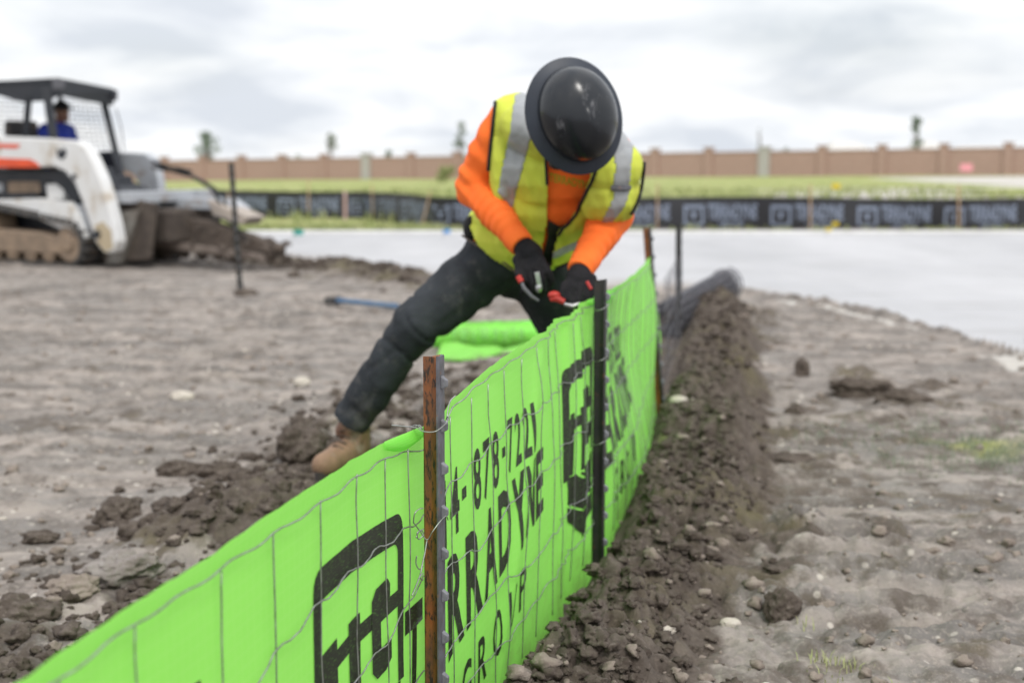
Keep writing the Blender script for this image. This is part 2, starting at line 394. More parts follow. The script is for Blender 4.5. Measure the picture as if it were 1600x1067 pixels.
def vestmat():
    m = Mt('vest mesh cloth'); c = m.mix(m.ramp(m.noise(7, 4, .6, stretch=(1, 1, .35)), [(.35, 0.), (.7, 1.)]), (.66, .75, .075), (.49, .50, .055))
    m.col(c); m.set(Roughness=.75); m.bump(m.noise(260, 2), .3, .003); return m.m
M['vest'] = vestmat()
M['reflective'] = simple('reflective tape', (.36, .37, .38), (.28, .29, .30), 10, .4, .1, 90)
M['trim'] = simple('black binding', (.012, .012, .013), None, 20, .8)
def jeans():
    m = Mt('charcoal work trousers'); c = m.mix(m.ramp(m.noise(5, 5, .6), [(.35, 0.), (.7, 1.)]), (.014, .016, .020), (.040, .045, .052))
    c = m.mix(m.ramp(m.noise(9, 5, .65, stretch=(1, 1, 1)), [(.52, 0.), (.70, .6)]), c, (.125, .12, .115))
    m.col(c); m.set(Roughness=.85); m.p.inputs['Specular IOR Level'].default_value = .25; m.bump(m.noise(140, 3), .25, .004); return m.m
M['trousers'] = jeans()
M['glove'] = simple('black glove', (.008, .008, .010), (.018, .016, .018), 18, .8, .4, 90, spec=.25)
M['glove_red'] = simple('red glove trim', (.45, .03, .025), None, 15, .6)
def hatmat():
    m = Mt('scuffed black shell'); s = m.noise(22, 6, .75, stretch=(1, 1, .5)); k = m.math('MULTIPLY', m.ramp(s, [(.56, 0.), (.74, 1.)]), m.ramp(m.noise(5, 3), [(.5, 0.), (.62, 1.)]))
    c = m.mix(k, (.010, .012, .016), (.16, .16, .17)); m.col(c)
    m.set(Roughness=m.ramp(s, [(.3, .15), (.7, .30)])); return m.m
M['hat'] = hatmat()
M['hat_brim'] = simple('matt black brim', (.022, .029, .044), (.017, .022, .034), 14, .5)
M['boot'] = simple('tan boot leather', (.30, .185, .115), (.22, .135, .085), 14, .75, .3, 50, 0, (.30, .25, .21), 9, .55, .7)
M['sole'] = simple('boot sole', (.05, .042, .038), None, 20, .85)
M['chrome'] = simple('pliers steel', (.5, .5, .5), (.35, .35, .35), 30, .3, metal=.9)
M['red_grip'] = simple('red grip', (.5, .03, .02), None, 15, .5)
M['blue_handle'] = simple('blue handle', (.06, .13, .24), (.09, .16, .25), 10, .5, 0, None, 0, (.3, .25, .2), 15, .6, .7)
M['yellow'] = simple('yellow flag', (.8, .6, .03), None, 10, .6)
M['pink'] = simple('pink flag', (.85, .35, .38), None, 10, .6)
M['teal'] = simple('teal flag', (.03, .33, .28), None, 10, .6)
M['blue'] = simple('blue flag', (.05, .3, .75), None, 10, .6)
M['print_green'] = simple('green shirt print', (.40, .42, .02), None, 20, .8)

# ------------------------------------------------------------------ terrain
P1 = np.array([-.1565, 2.8456]); P2 = np.array([.2872, 4.4934]); P3 = np.array([.80, 7.462]); P4 = np.array([1.149, 9.62])
L12 = float(np.hypot(*(P2 - P1))); L23 = float(np.hypot(*(P3 - P2))); L34 = float(np.hypot(*(P4 - P3)))
def fence_x(Y): return np.where(Y < P2[1], P1[0] + (Y - P1[1]) * .2693, np.where(Y < P3[1], P2[0] + (Y - P2[1]) * .1727, P3[0] + (Y - P3[1]) * .1617))
CB = np.array([(-30, 21.5), (-12, 20.6), (-6, 19.6), (-3.28, 18.24), (-1.86, 16.5), (-1.0, 14.94), (.4, 13.9), (1.4, 13.5), (2.05, 13.38), (2.33, 12.88), (2.69, 11.9), (2.99, 11.0), (3.15, 9.9), (3.25, 8.95), (3.7, 6.5), (4.6, 3.5), (6.5, 0.), (9., -6.), (30, -20)])
def conc_edge(X): return np.interp(X, CB[:, 0], CB[:, 1])
def far_slope(X, Y):
    k = np.clip((X + 33) / 69, -1, 1.); return -(Y - 26).clip(0, 500) * (.0119 * (1 - k) + .0026 * k)
def terrain(X, Y):
    X = np.asarray(X, float); Y = np.asarray(Y, float)
    o = X - fence_x(Y); near = 1 - sstep(10, 16, Y); rough = 1 - sstep(30, 60, Y)
    wob = .12 * vnoise(Y * 1.3, X * 0 + 3, seed=5)
    z = .05 * fbm(X * .5, Y * .5, oct=3, seed=1) + .012 * np.abs(fbm(X * 5, Y * 9, oct=3, seed=6)) * rough + .030 * fbm(X * 1.8, Y * 4.2, oct=4, seed=2, gain=.6) * rough + .016 * fbm(X * 11, Y * 15, oct=3, seed=3, gain=.65) * (1 - sstep(12, 20, Y))
    pm_ = sstep(-.15, .35, fbm(X * .9, Y * 1.1, oct=2, seed=8)) * (1 - sstep(11, 14, Y)); z += where_on(pm_, lambda X, Y: lumps(X, Y, .10, 21) * .28 + lumps(X, Y, .045, 22) * .38, X, Y)
    # ridge of spoil left of the fence
    endl = 1 - sstep(7.0, 9.5, Y)
    lb = np.exp(-((o + 1.22 + wob) / .32) ** 2) * endl * (.25 + .75 * sstep(-.25, .25, vnoise(X * 1.9, Y * 1.5, seed=33)))
    z += where_on(lb, lambda X, Y: .075 * (1 + .6 * fbm(X * 3, Y * 3, oct=3, seed=7)) + .5 * lumps(X, Y, .11, 3) + lumps(X, Y, .05, 4) * .6 + .012 * fbm(X * 40, Y * 40, oct=2, seed=17), X, Y)
    foot = np.exp(-(((X + .62) / .45) ** 2 + ((Y - 5.1) / .6) ** 2)); z += .085 * foot
    # mound right of the fence
    hgt = .06 + .11 * sstep(4.2, 7.5, Y)
    edge = .40 + .10 * sstep(3.6, 5.5, Y) + .5 * wob
    rm = sstep(-.02, .16, o) * (1 - sstep(edge - .17, edge + .06, o)) * (1 - sstep(10.6, 12, Y))
    z += where_on(rm, lambda X, Y, hgt: (hgt * (1 + .35 * fbm(X * 2, Y * 2, oct=2, seed=11)) + lumps(X, Y, .15, 12) * .35 + lumps(X, Y, .07, 13) * .85 + lumps(X, Y, .034, 14) * 1.0 + .010 * fbm(X * 45, Y * 45, oct=2, seed=16) - .03), X, Y, hgt)
    z -= .075 * np.exp(-((o - .0) / .10) ** 2) * (1 - sstep(4.2, 6, Y))
    # loose crumbs beside the mound
    rc = np.exp(-((o - edge - .12) / .16) ** 2) * sstep(.1, .6, vnoise(X * 2.2, Y * 2.2, seed=31) + .25) * near
    z += where_on(rc * (np.abs(o) < 2), lambda X, Y: lumps(X, Y, .06, 15) * .7, X, Y)
    # crawler tread prints, right and left
    def tread(xc, hw, y0, y1, per, amp, sd):
        m_ = (1 - sstep(hw * .8, hw, np.abs(X - xc))) * sstep(y0, y0 + .4, Y) * (1 - sstep(y1 - .5, y1, Y))
        m_ = m_ * sstep(-.35, .25, vnoise(X * 1.7, Y * 1.7, seed=sd) + .1)
        ph = np.sin(2 * PI * (Y + .03 * vnoise(X * 3, Y * 3, seed=sd + 1)) / per)
        return m_ * amp * np.clip(ph * 1.6, -1, 1)
    z += tread(1.12 + (Y - 5) * .08, .26, 3.2, 9., .15, .024, 41) + tread(-3.3 + (Y - 8) * -.05, .55, 5.0, 11, .17, .022, 43) + tread(-1.9, .3, 6.5, 12.5, .16, .018, 47) + tread(2.55, .3, 4, 9., .15, .02, 49)
    # lumps the photograph shows right of the mound
    for (x_, y_, rx, ry, h_) in ((1.96, 8.0, .16, .10, .10), (2.28, 7.7, .12, .16, .04), (2.75, 5.2, .3, .25, .04), (.95, 5.75, .14, .10, .06)):
        z += h_ * np.exp(-(((X - x_) / rx) ** 2 + ((Y - y_) / ry) ** 2)) * (1 + .8 * vnoise(X * 14, Y * 14, seed=51))
    # heap of dug earth along the left edge of the concrete
    e = Y - conc_edge(X)
    hp = np.exp(-((e + .75) / .55) ** 2) * (1 - sstep(-1.1, -.3, X)) * sstep(-3.9, -2.9, X + 0 * Y)
    z += where_on(hp * (1 - .75 * (1 - sstep(-3.4, -2.0, X))) * .8, lambda X, Y: .09 + .10 * fbm(X * 1.2, Y * 1.2, oct=3, seed=61) + lumps(X, Y, .22, 62) * .35 + lumps(X, Y, .10, 63) * .5, X, Y)
    hr = np.exp(-((e + .12) / .14) ** 2) * sstep(-.6, 2., X); z += where_on(hr, lambda X, Y: .03 + lumps(X, Y, .09, 66) * .5, X, Y)
    # under the slab
    z = np.where(e > 0, z * 0 - .05, z * (1 - .0 * e)); z = z * 1.0
    z = np.where((e > -.06) & (e <= 0), z * 1.0, z)
    back = Y > 23.45
    z = np.where(back, -.01 + .03 * fbm(X * .3, Y * .3, oct=3, seed=71) * rough + far_slope(X, Y), z)
    z = np.where((Y > 26.3), z + .06 * sstep(26.3, 30, Y) * fbm(X * .2, Y * .15, oct=3, seed=72), z)
    return z
def zones(X, Y):
    o = X - fence_x(Y); wob = .12 * vnoise(Y * 1.3, X * 0 + 3, seed=5); e = Y - conc_edge(X)
    edge = .40 + .10 * sstep(3.6, 5.5, Y) + .5 * wob
    dark = np.maximum(np.exp(-((o + 1.18 + wob) / .38) ** 2) * (1 - sstep(7.4, 9.4, Y)) * (.42 + .6 * sstep(-.25, .3, vnoise(X * 1.9, Y * 1.5, seed=33))), sstep(-.7, -.1, o) * (1 - sstep(edge - .08, edge + .20, o)) * (1 - sstep(10.8, 12, Y)))
    dark = np.maximum(dark, .62 * np.exp(-((o - edge - .12) / .16) ** 2) * sstep(.1, .6, vnoise(X * 2.2, Y * 2.2, seed=31) + .25))
    dark = np.maximum(dark, .95 * np.exp(-(((X + .62) / .5) ** 2 + ((Y - 5.1) / .8) ** 2)))
    dark = np.maximum(dark, np.exp(-((e + .8) / .75) ** 2) * (1 - sstep(-1.2, -.2, X)) * (e < .3) * sstep(-4.2, -3., X))
    dark = np.maximum(dark, .45 * sstep(.25, .6, fbm(X * .45, Y * .6, oct=3, seed=81)))
    for (x_, y_, r_) in ((2.28, 7.7, .2), (1.96, 8.0, .2), (2.75, 5.0, .45), (2.6, 4.1, .5), (.95, 5.75, .22)):
        dark = np.maximum(dark, .7 * np.exp(-(((X - x_) / r_) ** 2 + ((Y - y_) / r_) ** 2)))
    dark = np.maximum(dark, (.40 - .10 * vnoise(X * 1.1, Y * .9, seed=97)) * sstep(.4, .7, o) * (1 - sstep(6.5, 9.5, Y)))
    dark = np.maximum(dark, .36 * sstep(.15, .5, fbm(X * 1.4, Y * 2.2, oct=4, seed=98)) * (o < 0))
    grass = np.where(Y > 27.5, 1.0, np.where(Y > 23.45, np.where(X < -1.5, .75, .38), 0.))
    pale = np.zeros_like(X)
    pale = np.maximum(pale, .8 * ((Y > 42) & (Y < 64) & (X > 3)) * sstep(3, 12, X) * (.55 + .5 * vnoise(X * .25, Y * .3, seed=91)))
    pale = np.maximum(pale, .85 * ((Y > 62) & (Y < 96) & (X > 20)) * sstep(18, 27, X))
    grass = grass * (1 - .8 * sstep(.4, .6, pale))
    pale = np.maximum(pale, .62 * np.exp(-((X - 3.0 - .25 * np.sin(Y)) / .25) ** 2) * (Y < 9.) * (Y > 6.2))
    pale = np.maximum(pale, (.60 + .2 * vnoise(X * 1.5, Y * 1.5, seed=99)) * np.exp(-((e + .55) / .28) ** 2) * (X > 1.6) * (Y < 12.5))
    grass = np.maximum(grass, .52 * np.exp(-(((X - 2.05) / .55) ** 2 + ((Y - 6.1) / .7) ** 2)))
    moss = (.36 + .12 * vnoise(X * 5, Y * 5, seed=95)) * np.exp(-((o - .12) / .10) ** 2) * (Y < 11) * sstep(3.0, 4.5, Y)
    return np.stack([np.maximum(grass, moss * .95), dark, pale, np.ones_like(X)], -1)
def ground():
    # rows: fine where the camera looks closely, coarse far away
    rows = list(np.arange(-8, 2.6, .35)); y = 2.6
    while y < 12: rows.append(y); y += .0085 + .0024 * (y - 2.6)
    while y < 27: rows.append(y); y += .035 + .006 * (y - 12)
    while y < 600: rows.append(y); y *= 1.045
    rows += [900, 1500]
    Y = np.array(rows)
    t = np.linspace(-1, 1, 601); u = .36 * t + .05 * t ** 3 + 2.3 * np.sign(t) * np.abs(t) ** 9
    W = np.clip(Y, 0, None) + 2.2
    XX = W[:, None] * u[None, :]; YY = np.repeat(Y[:, None], len(u), 1)
    Z = terrain(XX, YY); n, m_ = XX.shape
    V = np.stack([XX, YY, Z], -1).reshape(-1, 3)
    i = np.arange(n - 1)[:, None] * m_ + np.arange(m_ - 1)[None, :]; i = i.ravel()
    Q = np.stack([i, i + 1, i + 1 + m_, i + m_], -1)
    me = bpy.data.meshes.new('ground'); me.vertices.add(len(V)); me.vertices.foreach_set('co', V.ravel())
    me.loops.add(len(Q) * 4); me.loops.foreach_set('vertex_index', Q.ravel().astype(np.int32))
    me.polygons.add(len(Q)); me.polygons.foreach_set('loop_start', (np.arange(len(Q)) * 4).astype(np.int32)); me.polygons.foreach_set('loop_total', np.full(len(Q), 4, np.int32))
    me.polygons.foreach_set('use_smooth', np.ones(len(Q), bool)); me.update(); me.validate()
    me.materials.append(M['soil']); o = bpy.data.objects.new('ground', me); link(o); attr(o, 'zone', zones(V[:, 0], V[:, 1])); tag(o, kind='structure')
    return o
ground()
def gh(x, y): return float(terrain(np.array([x]), np.array([y]))[0])

# concrete slab: follows the edge, with joints
edge_pts = [(float(x), float(y)) for x, y in zip(np.linspace(-28, 9, 150), conc_edge(np.linspace(-28, 9, 150)))]
edge_pts = [(x, y + .05 * math.sin(x * 5) + .04 * math.sin(x * 13 + 1)) for x, y in edge_pts]
V = []; Fc = []; ER = (-.2, 0., .15, .35, .7, 1.3, 2.4, 99.)
for (x, y) in edge_pts:
    for q in ER: V.append((x, min(22.75, y + max(q, 0)) + (0 if q != 99. else 0), .022 if q >= 0 else -.2))
k = len(edge_pts); ne = len(ER)
for i in range(k - 1):
    for q in range(ne - 1): a = i * ne + q; b = a + ne; Fc.append((a, b, b + 1, a + 1))
EC = [[max(0, 1 - max(q, 0) / 2.0), 0, 0, 1] for _ in edge_pts for q in ER] + [[0, 0, 0, 1]] * 3
V += [(9, -6, .022), (40, -20, .022), (40, 22.75, .022)]; a = (k - 1) * ne
Fc += [(a + 1, ne * k, ne * k + 1, ne * k + 2) + tuple(a + q for q in range(ne - 1, 1, -1))]
slab = obj('concrete_pavement', V, Fc, M['concrete'], smooth=False); attr(slab, 'edge', EC); tag(slab, kind='structure')
jm = simple('joint groove', (.30, .30, .30), None, 5, .9)
for (a_, b_) in (((3.5, 9.6), (8.6, 22.7)), ((-2, 20.1), (30, 17.2)), ((1.7, 15.6), (9, 14.2)), ((-9, 22.7), (-3.2, 19.2))):
    a_ = Vector((*a_, .0265)); b_ = Vector((*b_, .0265)); d = (b_ - a_).normalized(); nrm = Vector((-d.y, d.x, 0)) * .006
    obj('joint', [a_ - nrm, b_ - nrm, b_ + nrm, a_ + nrm], [(0, 1, 2, 3)], jm, slab, smooth=False)
mb = MB(); mb.box((6, 22.9, -.02), (70, .28, .18)); kb = mb.build('kerb', M['kerb'], None, False, .03); tag(kb, kind='structure')

# ------------------------------------------------------------------ clods, pebbles, stones
def ico(sub):
    bm = bmesh.new(); bmesh.ops.create_icosphere(bm, subdivisions=sub, radius=1); V = np.array([v.co[:] for v in bm.verts]); Fc = [tuple(v.index for v in f.verts) for f in bm.faces]; bm.free(); return V, Fc
I1, I2, I3 = ico(2), ico(3), ico(5)
def lump_mesh(base, seed, amp=.35, sq=(1, 1, .75), fr=1.3):
    V, Fc = base; d = 1 + amp * fbm(V[:, 0] * fr + seed * 3.1, V[:, 1] * fr + seed * 1.7, V[:, 2] * fr + seed, oct=3, seed=seed, gain=.6)
    return V * d[:, None] * np.array(sq), Fc
def scatter(name, pts, sizes, mat, base, label, cat, sq=(1, 1, .75), var=10):
    vs = [lump_mesh(base, 100 + i, 1.1, sq, 1.9) for i in range(var)]; VV = []; FF = []; b = 0
    Zs = terrain(np.array([p[0] for p in pts]), np.array([p[1] for p in pts]))
    for (x, y), s, z in zip(pts, sizes, Zs):
        V, Fc = vs[random.randrange(var)]; a = rnd(0, 6.28); c, sn = math.cos(a), math.sin(a)
        Vr = np.stack([V[:, 0] * c - V[:, 1] * sn, V[:, 0] * sn + V[:, 1] * c, V[:, 2]], -1) * s * np.array([rnd(.8, 1.25), rnd(.8, 1.25), rnd(.75, 1.1)]) + np.array([x, y, z + s * .25])
        VV.append(Vr); FF.append(np.array(Fc) + b); b += len(V)
    V = np.concatenate(VV); Q = np.concatenate(FF)
    me = bpy.data.meshes.new(name); me.vertices.add(len(V)); me.vertices.foreach_set('co', V.ravel()); me.loops.add(Q.size); me.loops.foreach_set('vertex_index', Q.ravel().astype(np.int32))
    me.polygons.add(len(Q)); me.polygons.foreach_set('loop_start', (np.arange(len(Q)) * 3).astype(np.int32)); me.polygons.foreach_set('loop_total', np.full(len(Q), 3, np.int32))
    me.polygons.foreach_set('use_smooth', np.ones(len(Q), bool)); me.update(); me.materials.append(mat)
    o = bpy.data.objects.new(name, me); link(o); tag(o, label, cat, kind='stuff'); return o
def pts_band(n, fo, y0, y1):
    r = []
    for _ in range(n):
        y = y0 + (y1 - y0) * random.random() ** 1.3; r.append((float(fence_x(np.array(y))) + fo(), y))
    return r
p = pts_band(3200, lambda: random.gauss(.25, .12), 2.7, 11); p = [q for q in p if .06 < q[0] - float(fence_x(np.array(q[1]))) < .75]
scatter('soil_clods', p, [.005 + .020 * random.random() ** 3.5 for _ in p], M['clod'], I2, 'dark crumbly soil clods heaped along the right foot of the green fence', 'soil clods')
p = pts_band(1500, lambda: random.gauss(-1.22, .30), 2.9, 8.5)
scatter('soil_clods', p, [.008 + .030 * random.random() ** 3.5 for _ in p], M['clod'], I2, 'dark crumbly soil clods strewn in a band left of the green fence', 'soil clods')
p = [(rnd(-3.9, -.9), 0) for _ in range(260)]; p = [(x, float(conc_edge(np.array(x))) - .75 + random.gauss(0, .4)) for x, _ in p]
scatter('soil_clods', p, [.012 + .05 * random.random() ** 2.5 for _ in p], M['clod'], I2, 'brown clods of dug earth heaped along the edge of the pale concrete', 'soil clods')
def open_pts(n, x0, x1, y0, y1):
    r = []
    while len(r) < n:
        y = y0 + (y1 - y0) * random.random() ** 1.6; x = rnd(x0, x1) * (y + 2) / 8
        if y < float(conc_edge(np.array(x))) - .1: r.append((x, y))
    return r
p = open_pts(3200, -3.6, 3.6, 2.9, 14); scatter('soil_crumbs', p, [.005 + .020 * random.random() ** 4 for _ in p], M['clod_dry'], I1, 'small dry soil crumbs scattered over the trodden ground', 'soil crumbs')
p = open_pts(300, -3.6, 3.6, 2.9, 14); scatter('pebbles', p, [.004 + .012 * random.random() ** 4 for _ in p], M['stone'], I1, 'small pale pebbles scattered over the bare soil', 'pebbles')
def single(name, px, py, size, mat, label, cat, seed, sq=(1, 1, .75), amp=.55, zz=.03, rz=0):
    q = ptz(px, py, zz); h = gh(q.x, q.y); q = ptz(px, py, h)
    V, Fc = lump_mesh(I3, seed, amp, sq, 1.5); V = V * (1 + .10 * fbm(V[:, 0] * 6, V[:, 1] * 6, V[:, 2] * 6, oct=3, seed=seed))[:, None]
    o = obj(name, V * size, Fc, mat); h = gh(q.x, q.y); o.location = (q.x, q.y, h + size * sq[2] * .55); o.rotation_euler = (0, 0, rz); tag(o, label, cat); return o
single('soil_clod', 187, 812, .075, M['clod'], 'lone round dark soil clod on the dry ground, upper left of the grey rock', 'clod', 1)
single('rock', 195, 920, .075, M['rock'], 'grey angular rock lying against the dark soil band at lower left', 'rock', 2, (1.35, .9, .7), .7, .05, .3)
single('soil_clod', 62, 843, .05, M['clod'], 'low flat dark clod on the pale ground near the left picture edge', 'clod', 3, (1.2, 1, .5))
single('soil_clod', 30, 965, .075, M['clod'], 'big dark soil clod in the lower left corner of the picture', 'clod', 4, (1.3, 1, .7), .6, .06)
single('soil_clod', 118, 935, .055, M['clod_dry'], 'brown soil clod just left of the grey rock', 'clod', 5, (1.2, 1, .7), .6, .06)
single('soil_clod', 282, 740, .055, M['clod'], 'dark clod at the left tip of the spoil patch left of the boot', 'clod', 6, (1.5, .9, .6), .6, .04)
single('soil_clod', 345, 745, .065, M['clod'], 'dark lumpy clod in the middle of the spoil patch left of the boot', 'clod', 16, (1.3, .9, .6), .6, .04)
single('soil_clod', 470, 716, .10, M['clod'], 'tall dark clod beside the toe of the tan work boot', 'clod', 7, (1, .9, .9), .6, .16)
single('soil_clod', 1243, 658, .06, M['clod'], 'round dark clod standing on pale ground right of the long mound', 'clod', 8, (.9, .9, 1), .5)
single('soil_clod', 1252, 588, .055, M['clod'], 'dark clod farthest up the pale ground, above the round one', 'clod', 9, (.8, .9, 1), .5)
single('soil_clod', 1222, 962, .048, M['clod'], 'upright dark clod by the white pebbles at lower right of the mound', 'clod', 10, (.9, .9, 1.1), .55)
single('soil_clod', 1345, 618, .10, M['clod'], 'wide dark lump of turned earth in the middle of the right ground', 'clod', 11, (1.6, .8, .6), .6)
single('soil_clod', 1410, 628, .09, M['clod'], 'dark wedge of turned earth right beside the wide lump', 'clod', 12, (1.4, .8, .6), .6)
single('soil_clod', 1230, 725, .07, M['clod'], 'flat dark clod pushed out from the mound onto pale ground', 'clod', 13, (1.5, 1, .5), .6)
single('soil_clod', 1290, 958, .035, M['clod_dry'], 'small brown clod with a pale cap on the lower right ground', 'clod', 14)
single('soil_clod', 1215, 895, .038, M['clod'], 'dark clod at the right foot of the mound near the bottom', 'clod', 15, (1.3, 1, .6))
single('stone', 472, 600, .045, M['stone'], 'bright white stone left of the trouser leg', 'stone', 20, (1.1, .9, .7), .3)
single('stone', 285, 628, .05, M['stone'], 'cream stone alone on the open ground at left', 'stone', 21, (1.3, .9, .6), .3)
single('stone', 1141, 978, .022, M['stone'], 'white pebble at the right foot of the mound, bottom right', 'stone', 27, (1.3, 1, .7), .15)
single('stone', 1128, 852, .022, M['clod_dry'], 'orange brown stone on the mound top', 'stone', 23, (1, .8, 1), .3, .08)
single('stone', 1060, 636, .03, M['stone'], 'cream stone on the mound beside the fence foot', 'stone', 24, (1.3, 1, .7), .3, .15)
single('stone', 1037, 970, .018, M['stone'], 'pale broken pebble low on the mound face', 'stone', 25, (1.7, .9, .6), .4, .05)
single('stone', 555, 692, .04, M['stone'], 'white stone in the turned soil right of the boot', 'stone', 26, (1.3, 1, .6), .4, .12)

def blades(name, pts, hh, mat, label, w_=.004, n=7):
    V = []; Fc = []; ZZ = terrain(np.array([p[0] for p in pts]), np.array([p[1] for p in pts]))
    for (x, y), z in zip(pts, ZZ):
        for _ in range(n):
            a = rnd(0, 6.28); ln = hh * rnd(.5, 1.2); lean = rnd(.2, .9) * ln; bx, by = x + random.gauss(0, .02), y + random.gauss(0, .02)
            dx, dy = math.cos(a), math.sin(a); b = len(V)
            V += [(bx - dy * w_, by + dx * w_, z - .01), (bx + dy * w_, by - dx * w_, z - .01), (bx + dx * lean * .4 + dy * w_ * .7, by + dy * lean * .4 - dx * w_ * .7, z + ln * .7), (bx + dx * lean * .4 - dy * w_ * .7, by + dy * lean * .4 + dx * w_ * .7, z + ln * .7), (bx + dx * lean, by + dy * lean, z + ln)]
            Fc += [(b, b + 1, b + 2, b + 3), (b + 3, b + 2, b + 4)]
    o = obj(name, V, Fc, mat, smooth=False); tag(o, label, 'grass', kind='stuff'); return o
blades('grass', [(random.gauss(2.05, .35), random.gauss(6.1, .35)) for _ in range(420)], .028, M['leaf2'], 'thin grey green grass growing on the bare ground at right', .0018, 5)
blades('grass', [(random.gauss(.80, .06), random.gauss(3.42, .12)) for _ in range(9)], .03, M['grass'], 'small yellow green grass tuft at the bottom edge right of the mound', .0018, 9)
blades('grass', [(rnd(-9, -1.2), rnd(23.3, 25.8)) for _ in range(900)] + [(rnd(-3.5, 0), rnd(23.2, 24.6)) for _ in range(500)], .10, M['grass'], 'green grass strip between the concrete and the black silt fence', .012, 5)
blades('grass', [(rnd(-.5, 14), rnd(23.3, 25)) for _ in range(350)], .08, M['grass'], 'sparse dry grass at the foot of the black silt fence at right', .012, 5)
blades('grass', [(rnd(-18, 18), rnd(27, 60) ) for _ in range(3000)], .22, M['grass'], 'field grass beyond the black silt fence', .02, 4)

# ------------------------------------------------------------------ green silt fence
S_TOP = np.array([(-4.2, .75), (-1.44, .741), (-1.2, .758), (-.99, .761), (-.82, .774), (-.63, .779), (-.47, .784), (-.30, .777), (-.12, .765), (-.03, .757), (.03, .745), (.06, .76), (.12, .781), (.285, .797), (.51, .818), (.86, .832), (1.235, .843), (1.60, .855), (1.70, .862), (1.80, .846), (2.44, .825), (3.15, .818), (3.85, .828), (4.72, .80)])
S_BOT = np.array([(-4.2, -.14), (.5, -.16), (1.1, -.14), (1.7, -.10), (3., -.06), (4.72, .02)])
def ztop(s): return np.interp(s, S_TOP[:, 0], S_TOP[:, 1])
def plan(s):
    s = np.asarray(s, float); d1 = (P2 - P1) / L12; d2 = (P3 - P2) / L23
    s2 = s[..., None]; a = P1 + d1 * s2; b = P2 + d2 * (s2 - L12)
    k = sstep(L12 - .12, L12 + .12, s)[..., None]
    n1 = np.array([d1[1], -d1[0]]); n2 = np.array([d2[1], -d2[0]])
    return a * (1 - k) + b * k, n1 * (1 - k) + n2 * k
def foff(s, v):                            # how the cloth bellies out to the right of the post line
    o = -.008 + 0 * s
    gap = np.sin(np.clip((s - .02) / (L12 - .04), 0, 1) * PI)
    o = o + .014 * gap * np.sin(np.clip(v / .85, 0, 1) * PI)
    gl = np.sin(np.clip((s + 1.75) / 1.75, 0, 1) * PI); o = o + .012 * gl
    g3 = np.sin(np.clip((s - L12) / L23, 0, 1) * PI)
    o = o + g3 * (-.03 + .075 * sstep(.0, .6, v)) + .03 * g3 * np.sin(v * 7 - s * 1.5)
    # upright folds gathered towards the second post
    gath = sstep(.82, 1.2, s) * (1 - .75 * sstep(1.75, 2.3, s)) * (1 - sstep(3.9, 4.6, s))
    o = o + gath * (.0035 * np.sin(s * 88 + 1.3 * np.sin(v * 4)) + .0055 * np.sin(s * 37 + v * 2.6) + .009 * np.sin(s * 15 - v * 3 + 1))
    # a slanting pull line from the top of the gap down to the left
    ln = (s - .86) * .9 + (v - .12) * .55
    o = o + .010 * np.exp(-(ln / .045) ** 2) * sstep(-.1, .1, s)
    o = o + .0022 * fbm(s * 9, v * 5, oct=3, seed=201) + .010 * fbm(s * 1.3, v * 1.6, oct=2, seed=202)
    o = o + .006 * np.exp(-(v / .02) ** 2)
    return o
def fab(s, v, off=0.0):
    s = np.asarray(s, float); v = np.asarray(v, float); p_, n_ = plan(s); o = foff(s, v) + off
    xy = p_ + n_ * o[..., None]; z = ztop(s) - v
    return np.concatenate([xy, z[..., None]], -1)
fence = empty('silt_fence', (float(P1[0]), float(P1[1]), 0), label='bright green silt fence of printed cloth and wire mesh in the foreground', cat='fence')
def fobj(name, V, Fc, m, **k):
    V = np.asarray(V, float) - np.array([P1[0], P1[1], 0]); return obj(name, V, Fc, m, fence, **k)
ss = np.concatenate([np.arange(-4.0, -1.8, .05), np.arange(-1.8, 2.4, .0085), np.arange(2.4, 4.70, .016)])
vv = np.concatenate([np.array([0, .004]), np.arange(.016, 1.0, .016)])
SS, VV = np.meshgrid(ss, vv, indexing='ij')
zb = np.interp(ss, S_BOT[:, 0], S_BOT[:, 1]); dep = ztop(ss) - zb
VVs = VV * (dep[:, None] / vv[-1])
SS = np.where(SS > 2.4, 2.4 + (SS - 2.4) * ((3.85 + .62 * sstep(0, .62, VVs) - 2.4) / (4.70 - 2.4)), SS)
X = fab(SS, VVs)
X[:, :, 2] += np.where(VVs < .003, .0025 * fbm(SS * 22, SS * 0 + 5, oct=2, seed=210), 0)
n_, m_ = SS.shape; ii = (np.arange(n_ - 1)[:, None] * m_ + np.arange(m_ - 1)[None, :]).ravel()
Q = np.stack([ii, ii + 1, ii + 1 + m_, ii + m_], -1).tolist()
cloth = fobj('cloth', X.reshape(-1, 3), Q, M['green'])
def svattr(o, s, v):
    a = o.data.attributes.new('sv', 'FLOAT_VECTOR', 'POINT'); d = np.zeros((len(s), 3), np.float32); d[:, 0] = s; d[:, 1] = v; a.data.foreach_set('vector', d.ravel())
svattr(cloth, SS.ravel(), VVs.ravel())
